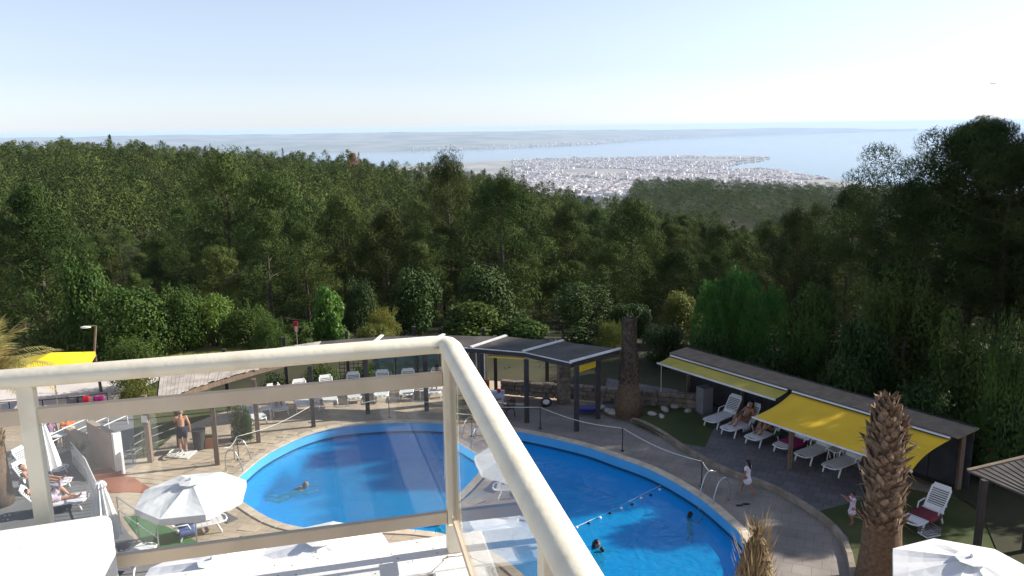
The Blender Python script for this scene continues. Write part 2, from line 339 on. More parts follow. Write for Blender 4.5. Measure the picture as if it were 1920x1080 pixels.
# coastal plain under the city: outline from its coast in the picture, on the sea's level
coast = [(880, 303), (975, 300), (1060, 297.5), (1150, 296), (1290, 293.5), (1390, 292), (1432, 293), (1443, 296.5), (1420, 301), (1390, 304), (1368, 309), (1352, 315), (1372, 319), (1420, 316), (1452, 318), (1480, 325), (1530, 333), (1600, 341), (1660, 349)]
cp = [G(x, y, SEA + 4) for x, y in coast]
plain_poly = [(p.x, p.y) for p in cp] + [(2200, 2600), (-2600, 2600), (-3000, 6000)]
PLAINM = mat('coastal_plain', (.2, .2, .17), (.36, .33, .3), scale=.004, rough=.95)
struct(MB().prism(plain_poly, SEA - .8, SEA + 4).build('coastal_plain', PLAINM))
# far shore across the gulf: low hills behind a waterline read from the picture
shore = [(-300, 300), (400, 287), (700, 284), (870, 281), (960, 277), (1100, 270.5), (1200, 263), (1300, 258.5), (1440, 253), (1600, 249), (1720, 246)]
top = [(-300, 272), (400, 266), (700, 263), (960, 258), (1200, 250), (1440, 246), (1600, 243), (1740, 240.5)]
HILLM = mat('far_hills', (.13, .14, .1), (.26, .24, .2), scale=.0012, rough=1, thr=(.4, .6))
t = MB(); cols = 300; rows = 10; rnd = random.Random(3)
for i in range(cols):
    x = -300 + (1720 + 300) * i / (cols - 1); b = G(x, interp(x, *zip(*shore)), SEA); db = math.hypot(b.x, b.y)
    dt = min(db + 9000, 40000); yh = 240.5 + (1700 - x) * .0148; tp = atD(x, min(interp(x, *zip(*top)), yh - interp(x, (300, 900, 1500, 1720), (7.5, 6, 3.5, -1))) + math.sin(i * .31) * .4 + math.sin(i * .11 + 1) * .6, dt)
    for j in range(rows):
        f = j / (rows - 1); d = db + (dt - db) * f; s = d / db; h = (tp.z - SEA) * (f ** 1.3) * (1 + .12 * math.sin(i * .5 + j * 1.7) * (1 - f))
        t.v.append((b.x * s, b.y * s, SEA - .5 + max(0, h)))
t.f = [(i * rows + j, (i + 1) * rows + j, (i + 1) * rows + j + 1, i * rows + j + 1) for i in range(cols - 1) for j in range(rows - 1)]
for i in range(cols): t.v.append((t.v[i * rows + rows - 1][0] * 1.02, t.v[i * rows + rows - 1][1] * 1.02, SEA - .5))
nb = cols * rows; t.f += [(i * rows + rows - 1, (i + 1) * rows + rows - 1, nb + i + 1, nb + i) for i in range(cols - 1)]
struct(t.build('far_hills', HILLM, smooth=True))

def inpoly(x, y, P):
    c = False; j = len(P) - 1
    for i in range(len(P)):
        if (P[i][1] > y) != (P[j][1] > y) and x < (P[j][0] - P[i][0]) * (y - P[i][1]) / (P[j][1] - P[i][1]) + P[i][0]: c = not c
        j = i
    return c
CITYM = mat('city_walls', (.68, .64, .62), (.34, .28, .27), scale=.02, rough=.9, thr=(.45, .62), det=2)
t = MB(); rnd = random.Random(11); n = 0
while n < 24000:
    px_, py_ = rnd.uniform(960, 1640), rnd.uniform(291, 372); p = G(px_, py_, SEA + 4)
    if not inpoly(p.x, p.y, plain_poly): continue
    if 1310 < px_ < 1445 and py_ < 296.5 - abs(px_ - 1350) * .01: continue          # wooded tip of the cape
    if px_ < 1000 and rnd.random() < .5: continue
    if math.sin(p.x * .0022) * math.cos(p.y * .0017 + 1) > .72 or (math.sin(p.x * .006 + p.y * .004) > .93): continue   # parks and avenues
    w_ = rnd.uniform(9, 19); h_ = rnd.choice((8, 10, 13, 15, 17)) * rnd.uniform(.8, 1.15)
    if rnd.random() < .02: h_ *= 1.9; w_ *= 1.4
    t.box((p.x, p.y, SEA + 3 + h_ / 2), (w_, rnd.uniform(9, 20), h_), rz=rnd.choice((.2, .35, .9)) + rnd.uniform(-.1, .1)); n += 1
tag(t.build('city', CITYM), 'dense white city spread over the coastal plain beside the gulf', 'city', kind='stuff')
t = MB(); rnd = random.Random(5)
for i in range(230):
    x = rnd.choice((rnd.gauss(1110, 60), rnd.uniform(760, 1420))); y = interp(x, *zip(*shore)) - rnd.uniform(.3, 2.2)
    d_ = G(x, interp(x, *zip(*shore)), SEA); s = 1 + rnd.uniform(.005, .05); w_ = rnd.uniform(18, 42)
    t.box((d_.x * s, d_.y * s, SEA + 5 + (s - 1) * 900), (w_, w_, 15), rz=rnd.random())
tag(t.build('far_town', CITYM), 'pale specks of shore villages across the gulf', 'town', kind='stuff')

# ------------------------------------------------------------------ foliage generators
rng = np.random.default_rng(4)
def unit(v): return v / np.maximum(np.linalg.norm(v, axis=-1, keepdims=True), 1e-9)
def blades(P, D, ln, wd):
    """needle-tuft triangles at P pointing along D"""
    k = len(P); S = unit(np.cross(D, rng.normal(size=(k, 3)))) * (wd * rng.uniform(.7, 1.3, (k, 1)))
    T = D * (ln * rng.uniform(.6, 1.35, (k, 1)))
    return np.stack([P - S * .5, P + S * .5, P + T], 1)
def leaves(P, Nrm, ln, wd):
    k = len(P); a = unit(np.cross(Nrm, rng.normal(size=(k, 3)))); a[:, 2] -= .12; a = unit(a); s = unit(np.cross(Nrm, a))
    l_ = ln * rng.uniform(.6, 1.3, (k, 1)); w_ = wd * rng.uniform(.7, 1.2, (k, 1))
    return np.stack([P, P + a * l_ * .5 + s * w_ * .5, P + a * l_, P + a * l_ * .5 - s * w_ * .5], 1)
def clump_blades(c, r, n, ln, wd, flat=.75, upb=.55):
    d = unit(rng.normal(size=(n, 3))); rad = rng.uniform(.3, 1.0, (n, 1)) ** .5
    P = np.array(c) + d * rad * np.array([r, r, r * flat])
    T = rng.normal(size=(n, 3)) * .7 + np.array([0, 0, upb]); T = unit(unit(T - d * np.sum(T * d, -1, keepdims=True)) + d * .26)    # tufts lie along the clump and stick out a little
    S = unit(np.cross(T, d) + rng.normal(size=(n, 3)) * .25) * (wd * rng.uniform(.7, 1.3, (n, 1))); L_ = T * (ln * rng.uniform(.6, 1.35, (n, 1)))
    return np.stack([P - S * .5, P + S * .5, P + L_], 1)
def pine_shape(h, cr, nl, rnd, base=.22, lean=0.0, pw=.8, ex=1.7):
    """limb ends and clump radii of an irregular pine"""
    out = []
    for i in range(nl):
        f = base + (1 - base) * ((i + rnd.random() * .8) / nl); a = i * 2.4 + rnd.uniform(-.5, .5)
        env = cr * (1.02 - ((f - base) / (1 - base)) ** ex) ** pw * rnd.uniform(.55, 1.15)
        if rnd.random() < .15: env *= 1.2
        z = h * f + env * .18
        out.append((Vector((math.cos(a) * env + lean * f, math.sin(a) * env, z)), f, env, a))
    return out
def make_pine(name, h, cr, nl, per, ln, wd, seed, leafm, base=.22, sub=3, csize=.16, parent=True, trunk_r=.16, ex=1.9):
    rnd = random.Random(seed); limbs = pine_shape(h, cr, nl, rnd, base, ex=ex); B = []; tk = MB()
    tk.tube([(0, 0, -.5), (rnd.uniform(-.1, .1), rnd.uniform(-.1, .1), h * .35), (rnd.uniform(-.2, .2), rnd.uniform(-.2, .2), h * .7), (0, 0, h * .96)], [trunk_r * h / 9, trunk_r * .8 * h / 9, trunk_r * .45 * h / 9, .02], 7)
    for p, f, env, a in limbs:
        s0 = Vector((0, 0, max(.3, p.z - env * .35))); tk.tube([s0, (s0 + p) / 2 + Vector((0, 0, -.05 * env)), p], [.05 * h / 9, .035 * h / 9, .012], 4, cap=False)
        for k in range(sub):
            fr = 1 - k * .36 * rnd.uniform(.7, 1.2); c = s0.lerp(p, fr) + Vector((rnd.uniform(-.3, .3), rnd.uniform(-.3, .3), rnd.uniform(-.1, .3))) * cr * .3
            r = cr * csize * 1.55 * rnd.uniform(.75, 1.3) * (1.05 - .25 * f)
            B.append(clump_blades(c, r, per, ln, wd))
    for k in range(3): B.append(clump_blades((rnd.uniform(-.15, .15) * cr, rnd.uniform(-.15, .15) * cr, h * (.93 + .035 * k)), cr * (.26 - .06 * k), per, ln, wd, flat=1.2, upb=1.0))
    B = np.concatenate(B)
    return tk, B
PINE = leafmat('pine_needles', (.034, .054, .015), (.076, .098, .027), trans=.12, scale=.12, rnd=.35, rough=.8, spec=.06)
PINEDARK = leafmat('dark_pine_needles', (.028, .045, .013), (.058, .078, .022), trans=.15, scale=.3, rnd=.15, rough=.8, spec=.06)
PINERUST = leafmat('rusty_pine_needles', (.22, .09, .04), (.3, .13, .06), trans=.2, scale=.3, rnd=.15)
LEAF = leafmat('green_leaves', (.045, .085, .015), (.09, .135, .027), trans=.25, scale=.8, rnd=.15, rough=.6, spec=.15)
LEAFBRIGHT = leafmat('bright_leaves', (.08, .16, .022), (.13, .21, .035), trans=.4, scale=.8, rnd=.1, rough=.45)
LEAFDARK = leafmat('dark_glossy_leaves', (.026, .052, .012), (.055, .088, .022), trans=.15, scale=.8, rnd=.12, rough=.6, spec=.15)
LEAFYEL = leafmat('yellow_green_leaves', (.11, .14, .025), (.17, .18, .035), trans=.4, scale=.8, rnd=.12)
THUJA = leafmat('thuja_leaves', (.05, .13, .022), (.10, .20, .035), trans=.25, scale=.8, rnd=.05)

# pine variants; the forest's individuals share their meshes
VAR = []
for k in range(7):
    h = (9, 10, 8.5, 11, 9.5, 8, 10.5)[k]; cr = (3.0, 3.2, 3.0, 3.3, 2.7, 3.2, 2.6)[k]
    tk, B = make_pine('pine', h, cr * 1.15, 22, 360, .27, .055, 20 + k, PINE, sub=2, csize=.235,  base=(.12, .1, .16, .15, .08, .12, .07)[k])
    VAR.append((h, tk, B))
LOW = []
for k in range(5):
    h = (9, 10, 8.5, 11, 9.5)[k]; cr = (3.0, 3.2, 3.0, 3.2, 2.5)[k]
    _, B = make_pine('pine', h, cr * 1.35, 13, 27, .44, .25, 50 + k, PINE, base=.1, sub=2, csize=.26)
    LOW.append(B)
# where the forest's trees stand
rf = random.Random(21); cand = []
def clearing(x, y):
    az = math.degrees(math.atan2(x, y)); d = math.hypot(x, y)
    return -27.5 < az < -23 and 118 < d < 150
for _ in range(60000):
    az = rf.uniform(-37, 34); u_ = rf.random(); ds = skyline_d(az); d = 62 * ((ds + 70) / 62) ** u_
    if d > ds + 55: continue
    x, y = d * math.sin(R(az)), d * math.cos(R(az))
    if clearing(x, y): continue
    if az > 22 and d < 75: continue
    cand.append((d, az, x, y))
cell = {}; trees = []
for d, az, x, y in cand:
    sp = 5.0 if d < 130 else 4.5; ok = True; cx, cyy = int(x // 6), int(y // 6)
    for i in (-1, 0, 1):
        for j in (-1, 0, 1):
            for (xx, yy) in cell.get((cx + i, cyy + j), ()):
                if (xx - x) ** 2 + (yy - y) ** 2 < sp * sp: ok = False
    if ok: cell.setdefault((cx, cyy), []).append((x, y)); trees.append((d, az, x, y))
trees.sort()
print('forest trees', len(trees))
NIND = 270
GP = 'pines of the wooded slope'
protos = []
def new_pine(i, loc, rz, sc_, lab, group=None, leafm=None):
    h, tk, B = VAR[i]
    r = thing('pine_tree', lab, 'tree', loc, rz, group); r.scale = (sc_, sc_, sc_)
    if i not in [p[0] for p in protos] or leafm:
        a = tk.build('trunk', BARK, r); b = npmesh('crown', B, 3, leafm or PINE, r)
        if not leafm: protos.append((i, a, b))
    else:
        p = [p for p in protos if p[0] == i][0]
        link_part('trunk', p[1], r); link_part('crown', p[2], r)
    return r
for q, (d, az, x, y) in enumerate(trees[:NIND]):
    k = rf.randrange(7); s = rf.choice((rf.uniform(.62, .85), rf.uniform(.85, 1.25), rf.uniform(.8, 1.1)))
    if d < 95 and az > 3: s *= .85
    if az < -19: s *= .75
    new_pine(k, (x, y, ground(x, y) - .1), rf.uniform(0, 6.28), s, 'green pine in the %s of the forested slope, %s of the picture' % ('front ranks' if d < 92 else 'second ranks' if d < 125 else 'middle ranks', 'left third' if az < -11 else 'middle third' if az < 11 else 'right third'), 'pines in the %s on the %s' % ('front' if d < 92 else 'second ranks' if d < 125 else 'middle', 'left' if az < -11 else 'middle' if az < 11 else 'right'))
big = []
for d, az, x, y in trees[NIND:]:
    B = LOW[rf.randrange(5)]; a = rf.uniform(0, 6.28); s = rf.choice((rf.uniform(.55, .8), rf.uniform(.8, 1.1), rf.uniform(.9, 1.25))); s *= 1.05 if az < -10 else 1; s *= .74 if d > skyline_d(az) - 90 else 1; c_, s_ = math.cos(a) * s, math.sin(a) * s
    if rf.random() < .05: sx = .45; szz = 1.15                                         # cypress spires along the ridge
    else: sx = 1.0; szz = 1.0
    M = np.array([[c_ * sx, s_ * sx, 0], [-s_ * sx, c_ * sx, 0], [0, 0, s * szz]]); big.append(B @ M + np.array([x, y, ground(x, y) - .2]))
# the farther wooded hill on the right
for _ in range(1700):
    az = rf.uniform(7, 29); d = rf.uniform(660, 1000); x, y = d * math.sin(R(az)), d * math.cos(R(az)); B = LOW[rf.randrange(5)][::2]; s = rf.uniform(.8, 1.25)
    big.append(B * np.array([s * 1.6, s * 1.6, s]) + np.array([x, y, ground(x, y) - .3]))
tint = np.concatenate([np.full(len(b) * 3, rf.uniform(-.42, .38), np.float32) for b in big]); allb = np.concatenate(big); print('far forest tris', len(allb))
pf_ = npmesh('pine_forest', allb, 3, PINE); at_ = pf_.data.attributes.new('tint', 'FLOAT', 'POINT'); at_.data.foreach_set('value', tint)
tag(pf_, 'far pine forest covering the hills below the skyline', 'forest', kind='stuff')
# pines that stand out by themselves
def lone_pine(px_, ytop, D, k, lab, leafm=None, wide=1.0, rz=0.0):
    p = atD(px_, ytop, D); g_ = ground(p.x, p.y) - .1; s = (p.z - g_) / (VAR[k][0] * 1.02); r = new_pine(k, (p.x, p.y, g_), rz, s, lab, None, leafm)
    r.scale = (s * wide, s * wide, s); return r
lone_pine(415, 300, 82, 1, 'tall broad pine rising above the forest left of the middle', wide=.95, rz=.5)
lone_pine(840, 300, 84, 3, 'tall pine with rounded green tufts rising in the middle of the forest', wide=.8, rz=2)
lone_pine(500, 340, 80, 5, 'bushy pine right beside the tall broad pine left of the middle', wide=.9, rz=1)
lone_pine(640, 372, 78, 0, 'pine with a bare pale branch between the two tallest pines', wide=.9, rz=4)
lone_pine(930, 372, 80, 6, 'slender pine just right of the tall tufted pine in the middle', rz=5)
lone_pine(1190, 385, 76, 2, 'pine in the front row above the round glossy shrubs right of the middle', wide=.85, rz=3)
lone_pine(1060, 395, 78, 4, 'narrow front row pine above the dark flat pergola roof', rz=.2)
lone_pine(1500, 400, 72, 1, 'pine in front of the hazy wooded hill, left of the great dark pine', wide=.7, rz=.9)
lone_pine(1600, 372, 70, 5, 'shaded pine touching the great dark pine on its left', leafm=PINEDARK, wide=.8, rz=.9)
lone_pine(660, 289, 330, 2, 'rust-brown dead pine on the forest skyline', leafm=PINERUST, wide=1.0)
lone_pine(205, 253, 420, 6, 'dark pointed cypress standing proud of the left skyline', leafm=PINEDARK, wide=.5)
# the air over the gulf
hz = MB(); hz.box((0, 0, (-371.2 + 40) / 2), (96000, 96000, 40 + 371.2))
HAZE = bpy.data.materials.new('haze'); HAZE.use_nodes = True; n = HAZE.node_tree; n.nodes.remove(n.nodes['Principled BSDF'])
pv = n.nodes.new('ShaderNodeVolumePrincipled'); pv.inputs['Color'].default_value = (.60, .77, 1.0, 1); pv.inputs['Density'].default_value = 3.3e-5; pv.inputs['Anisotropy'].default_value = .0
n.links.new(pv.outputs[0], n.nodes['Material Output'].inputs['Volume']); HAZE.cycles.homogeneous_volume = True
tag(hz.build('haze', HAZE), 'pale blue haze in the air over the gulf', 'haze', kind='stuff')

# ------------------------------------------------------------------ pool, deck, terraces
K = 12 / 11
pool_pts = [(-9.0, 23.2), (-8.9, 24.4), (-8.57, 25.93), (-7.68, 27.52), (-6.49, 28.39), (-4.53, 28.73), (-2.68, 28.58), (-.14, 27.81), (2.21, 26.4), (3.38, 25.3), (4.53, 24.05), (5.45, 22.39), (5.91, 21.03), (6.15, 19.96), (6.16, 19.1), (5.7, 17.6), (4.6, 16.3), (3.0, 15.6), (1.6, 15.9), (.6, 17.3), (-.5, 19.0), (-2.0, 20.15), (-3.83, 20.5), (-5.2, 20.42), (-6.77, 20.94), (-8.18, 22.2)]
loop = spline([(x * K, y * K, 0) for x, y in pool_pts], 5, closed=True); NL = len(loop)
def offset(lp, d):
    n = len(lp); out = []
    for i, p in enumerate(lp):
        t_ = (lp[(i + 1) % n] - lp[i - 1]).normalized(); out.append(p + Vector((t_.y, -t_.x, 0)) * d)
    return out
sgn = 1 if sum(loop[i].x * loop[(i + 1) % NL].y - loop[(i + 1) % NL].x * loop[i].y for i in range(NL)) > 0 else -1
def ring(lp, z): return [(p.x, p.y, z) for p in lp]
pool = thing('swimming_pool', 'kidney shaped blue swimming pool in the middle of the paved terrace', 'pool', (-1.5, 25, 0))
def band(name, z0, z1, m, ins0=0.0, ins1=0.0):
    a, b = offset(loop, -sgn * ins0), offset(loop, -sgn * ins1); t = MB(); t.v = ring(a, z0) + ring(b, z1); t.f = [(i, NL + i, NL + (i + 1) % NL, (i + 1) % NL) for i in range(NL)]
    return t.build(name, m, pool, world=True, smooth=True)
WL = -.42
band('wall_band', .0, WL + .05, POOLBAND); band('waterline_tiles', WL + .05, WL - .06, POOLLINE, 0, .0); band('ledge', WL - .06, WL - .061, POOLBAND, 0, .12)
band('wall', WL - .061, -1.5, POOLBLUE, .12, .15)
t = MB(); t.v = ring(offset(loop, -sgn * .15), -1.5); t.f = [tuple(range(NL)) if sgn > 0 else tuple(reversed(range(NL)))]; t.build('floor', POOLBLUE, pool, world=True)
wl = offset(loop, -sgn * .002); bm = bmesh.new(); vs = [bm.verts.new(p) for p in ring(wl, WL)]; bm.faces.new(vs if sgn > 0 else list(reversed(vs))); bmesh.ops.triangulate(bm, faces=bm.faces[:])
me = bpy.data.meshes.new('water'); bm.to_mesh(me); me.materials.append(WATER); o = bpy.data.objects.new('water', me); COL.objects.link(o); o.parent = pool; o.location = -Vector(pool.location)
# coping stones round the rim
acc = 0; last = loop[0]; rim = offset(loop, sgn * .12); clen = 0; per = [0]
for i in range(NL): per.append(per[-1] + (rim[(i + 1) % NL] - rim[i]).length)
tot = per[-1]; NC = int(tot / .62); cop0 = None
for k in range(NC):
    s0, s1 = tot * k / NC, tot * (k + 1) / NC
    def at(s):
        i = max(j for j in range(NL + 1) if per[j] <= s + 1e-6); i = min(i, NL - 1); f = (s - per[i]) / (per[i + 1] - per[i]); return rim[i].lerp(rim[(i + 1) % NL], f)
    a, b = at(s0), at(s1); c = (a + b) / 2; ang = math.atan2(b.y - a.y, b.x - a.x)
    if not cop0: cop0 = MB().box((0, 0, 0), (.60, .30, .05)).build('coping_stone', COPING, pool, bevel=.008); o = cop0; o.data['w'] = 1
    else: o = link_part('coping_stone', cop0, pool); bv = o.modifiers.new('bevel', 'BEVEL'); bv.width = .008; bv.segments = 2
    o.location = c + Vector((0, 0, .012)) - Vector(pool.location); o.rotation_euler = (0, 0, ang); o.scale = ((b - a).length / .615, 1, 1)
# deck: a sheet with the pool cut out of it
outer = [(40 * math.sin(R(a)), 40 * math.cos(R(a))) for a in range(-62, 63, 2)] + [(35.3, 4.2), (-35.3, 4.2)]
bm = bmesh.new(); e = []
for lp in ([(x, y, 0) for x, y in outer], ring(loop, 0)):
    vs = [bm.verts.new(p) for p in lp]; e += [bm.edges.new((vs[i], vs[(i + 1) % len(vs)])) for i in range(len(vs))]
bmesh.ops.triangle_fill(bm, edges=e, use_beauty=True)
for f in bm.faces:
    if f.normal.z < 0: f.normal_flip()
me = bpy.data.meshes.new('pool_deck'); bm.to_mesh(me); me.materials.append(DECKM); deck = bpy.data.objects.new('pool_deck', me); COL.objects.link(deck); struct(deck)
# pavers that can be told apart in the sunlit part of the deck
pv0 = None; cnt = 0; ca, sa = math.cos(-.25), math.sin(-.25)
cand = []
for i in range(-30, 30):
    for j in range(-60, 60):
        u_, v_ = i * .62 + (.31 if j % 2 else 0), j * .32; x, y = -10.2 + u_ * ca - v_ * sa, 26 + u_ * sa + v_ * ca
        if inpoly(x, y, [(p.x, p.y) for p in offset(loop, sgn * .62)]): continue
        if not inpoly(x, y, [tuple(G(a, b)[:2]) for a, b in ((232, 892), (262, 872), (350, 856), (470, 822), (620, 800), (560, 985), (460, 1015), (415, 960), (300, 915))]): continue
        cand.append((x, y))
for x, y in cand[:299]:
    if not pv0: pv0 = MB().box((0, 0, 0), (.605, .305, .02)).build('paver', PAVER, deck); o = pv0
    else: o = link_part('paver', pv0, deck)
    o.location = (x, y, .006 + random.uniform(-.002, .002)); o.rotation_euler = (random.uniform(-.006, .006), random.uniform(-.006, .006), -.25)
print('pavers', len(cand))
def sheet(name, pts, z, m, kind='structure', thick=.0):
    poly = [tuple(G(a, b, z)[:2]) for a, b in pts]
    t = MB().prism(poly, z - max(thick, .003), z); o = t.build(name, m); o['kind'] = kind; return o
# raised terrace on the right behind a kerb of stones
TZ = .13
kerb_px = [(1128, 762), (1150, 775), (1190, 785), (1235, 806), (1270, 830), (1330, 865), (1380, 888), (1440, 908), (1500, 940), (1545, 970), (1575, 1000), (1592, 1035), (1600, 1078), (1600, 1130)]
kl = spline([G(x, y, TZ) for x, y in kerb_px], 4)
tp = [(p.x, p.y) for p in kl] + [(15.5, 13), (14.2, 20), (9.2, 33.5), (4.5, 36.5)]
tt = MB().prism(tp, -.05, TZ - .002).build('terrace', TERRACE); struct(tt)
kt = thing('kerb', 'curved low stone kerb edging the raised terrace on the right', 'kerb', (kl[30].x, kl[30].y, 0))
kper = [0]
for i in range(len(kl) - 1): kper.append(kper[-1] + (kl[i + 1] - kl[i]).length)
nk = int(kper[-1] / .8); k0 = None
def kat(s):
    i = min(max(j for j in range(len(kper)) if kper[j] <= s + 1e-6), len(kl) - 2); return kl[i].lerp(kl[i + 1], (s - kper[i]) / (kper[i + 1] - kper[i]))
for k in range(nk):
    a, b = kat(kper[-1] * k / nk), kat(kper[-1] * (k + 1) / nk); c = (a + b) / 2
    if not k0: k0 = MB().box((0, 0, 0), (1, .16, .2)).build('kerb_stone', KERB, kt); o = k0
    else: o = link_part('kerb_stone', k0, kt)
    o.location = Vector((c.x, c.y, TZ / 2 + .012)) - Vector(kt.location); o.rotation_euler = (0, 0, math.atan2(b.y - a.y, b.x - a.x)); o.scale = ((b - a).length - .012, 1, 1)
sheet('lawn', [(1185, 790), (1275, 830), (1322, 838), (1340, 800), (1290, 760), (1190, 762)], TZ + .004, LAWN)
sheet('lawn', [(1535, 958), (1572, 985), (1592, 1010), (1612, 1100), (1900, 1100), (1905, 960), (1700, 915)], TZ + .004, LAWN)
# left: red tiled landing, grey ramp, lawns, pale car court
sheet('tiled_landing', [(178, 884), (232, 884), (300, 926), (245, 922), (208, 924), (185, 905)], .014, REDTILE)
sheet('ramp', [(226, 888), (256, 872), (248, 760), (120, 800), (150, 850)], .012, ASPHALT)
sheet('sun_terrace', [(-60, 1130), (-60, 850), (140, 846), (170, 876), (200, 930), (240, 1000), (320, 1065), (330, 1130)], .010, ASPHALT)
sheet('lawn', [(238, 800), (252, 862), (300, 838), (345, 800), (395, 780), (500, 745), (380, 718), (240, 735)], .008, LAWN)
sheet('lawn', [(232, 968), (268, 965), (400, 1030), (330, 1070), (270, 1020)], .016, TURF)
sheet('dry_lawn', [(270, 648), (290, 638), (460, 634), (470, 668), (380, 716), (240, 700)], .012, DRYLAWN)
sheet('car_court', [(-80, 700), (60, 692), (215, 690), (330, 700), (245, 735), (235, 752), (-80, 775)], .010, PALEPAVE)

# ------------------------------------------------------------------ balcony
SZ = 10.16; RZ = SZ + .95
cor = Vector((-.271, 3.234, 0)); dl = Vector((-.97, -.245, 0)).normalized(); dr = Vector((.218, -.976, 0))
def bp_(a, b, z): p = cor + dl * a + dr * b; return Vector((p.x, p.y, z))       # a along the left railing, b along the right one
bal = thing('balcony', 'white painted balcony slab with raised ledge and tiled floor', 'balcony', (cor.x, cor.y, 0))
def lprism(aa, bb, z0, z1): return MB().prism([tuple(bp_(a, b, 0)[:2]) for a, b in ((aa[0], bb[0]), (aa[1], bb[0]), (aa[1], bb[1]), (aa[0], bb[1]))], z0, z1)
lprism((-.15, 6), (-.15, .145), 9.9, SZ).build('ledge', SLAB, bal, world=True, bevel=.012)
lprism((-.15, .12), (.147, 6), 9.9, SZ - .0015).build('ledge', SLAB, bal, world=True, bevel=.012)
lprism((.12, 6), (.147, 6), 9.86, SZ - .11).build('floor', SLAB, bal, world=True)
fl0 = None
for i in range(8):
    for j in range(8):
        c = bp_(.12 + .01 + .33 * i + .165, .147 + .01 + .33 * j + .165, SZ - .104)
        if not fl0: fl0 = MB().box((0, 0, 0), (.322, .322, .014)).build('floor_tile', TILE, bal); o = fl0
        else: o = link_part('floor_tile', fl0, bal)
        o.location = c - Vector(bal.location); o.rotation_euler = (0, 0, math.atan2(dl.y, dl.x))
# skirting tiles inside the ledge
for i in range(10):
    MB().prism([tuple(bp_(a, b, 0)[:2]) for a, b in ((.14 + .34 * i, .146), (.14 + .34 * i + .33, .146), (.14 + .34 * i + .33, .158), (.14 + .34 * i, .158))], SZ - .1, SZ - .012).build('skirting_tile', TILE, bal, world=True)
for i in range(10):
    MB().prism([tuple(bp_(a, b, 0)[:2]) for a, b in ((.121, .16 + .34 * i), (.121, .16 + .34 * i + .33), (.133, .16 + .34 * i + .33), (.133, .16 + .34 * i))], SZ - .1, SZ - .012).build('skirting_tile', TILE, bal, world=True)
# hairline cracks in the paint
crk = MB(); rc = random.Random(2)
def crack(p, q, n=9, w_=.003):
    pts = [Vector(p).lerp(Vector(q), i / n) for i in range(n + 1)]
    pts = [x + Vector((rc.uniform(-.008, .008), rc.uniform(-.008, .008), 0)) if 0 < i < n else x for i, x in enumerate(pts)]
    for a, b in zip(pts, pts[1:]): crk.beam(a, b, w_ * rc.uniform(.5, 1.4), .0016)
crack(bp_(.04, .04, SZ + .0005), bp_(.12, .147, SZ + .0005)); crack(bp_(-.05, .05, SZ + .0004), bp_(.06, .06, SZ + .0006), 8, .004)
for k in range(26):
    a, b = rc.uniform(-.1, 1.6), rc.uniform(-.12, .12); crk.box(bp_(a, b, SZ + .0008), (rc.uniform(.003, .008), rc.uniform(.002, .006), .0012), rc.random() * 3)
crk.build('crack', CRACK, bal, world=True)['kind'] = 'stuff'
# hotel body below and behind the balcony
ht = thing('hotel_building', 'white hotel wall below and behind the balcony', 'building', (0, -2, 0))
lprism((.15, 9), (.2, 9), -.1, 9.855).build('wall', SLAB, ht, world=True)
# railing
rail = thing('balcony_railing', 'cream metal balcony railing with round handrail and glass panels', 'railing', (cor.x, cor.y, SZ))
def mitre_tube(pts, r, name):
    t = MB(); n = 20; P = [Vector(p) for p in pts]; vs = []
    for i, p in enumerate(P):
        d0 = (P[i] - P[i - 1]).normalized() if i else (P[1] - P[0]).normalized(); d1 = (P[i + 1] - P[i]).normalized() if i < len(P) - 1 else d0
        tg = (d0 + d1).normalized(); side = tg.cross(Vector((0, 0, 1))).normalized(); k = 1 / max(.3, math.cos(d0.angle(d1) / 2) if i and i < len(P) - 1 else 1)
        vs += [p + side * (r * k * math.cos(2 * math.pi * q / n)) + Vector((0, 0, r * .8 * math.sin(2 * math.pi * q / n))) for q in range(n)]
    t.v = vs; t.f = [(i * n + q, i * n + (q + 1) % n, (i + 1) * n + (q + 1) % n, (i + 1) * n + q) for i in range(len(P) - 1) for q in range(n)] + [tuple(reversed(range(n))), tuple(range((len(P) - 1) * n, len(P) * n))]
    return t.build(name, CREAM, rail, world=True, smooth=True)
mitre_tube([bp_(5.2, 0, RZ), bp_(.075, 0, RZ), bp_(.028, .008, RZ), bp_(.008, .028, RZ), bp_(0, .075, RZ), bp_(0, 4.6, RZ)], .046, 'handrail')
def post(a, b, name='post'):
    p = bp_(a, b, SZ); t = MB(); t.box((p.x, p.y, (SZ + .004 + RZ - .03) / 2), (.058, .05, RZ - .03 - SZ - .004), rz=math.atan2(dl.y, dl.x)); o = t.build(name, CREAM, rail, world=True, bevel=.004)
    f = MB().box((p.x, p.y, SZ + .07), (.068, .06, .14), rz=math.atan2(dl.y, dl.x)).build('sleeve', CREAM, o); f.location = -Vector((cor.x, cor.y, SZ)); f.modifiers.new('bevel', 'BEVEL').width = .005
    for q in (-.02, .03): pass
    return o
post(0, 0); post(1.6, 0); post(3.4, 0); post(0, 1.62); post(0, 2.9)
def rails(z, hh, dp):
    MB().beam(bp_(5, 0, z), bp_(.03, 0, z), dp, hh).build('rail', CREAM_FLAT, rail, world=True, bevel=.004)
rails(SZ + .80, .062, .03); rails(SZ + .165, .055, .03)
MB().beam(bp_(0, .03, SZ + .165), bp_(0, 4.5, SZ + .165), .026, .03).build('rail', CREAM_FLAT, rail, world=True)
for a0, a1 in ((.035, 1.565), (1.635, 3.365)):
    MB().beam(bp_(a0, 0, SZ + .482), bp_(a1, 0, SZ + .482), .008, .57).build('glass_panel', GLASS, rail, world=True)
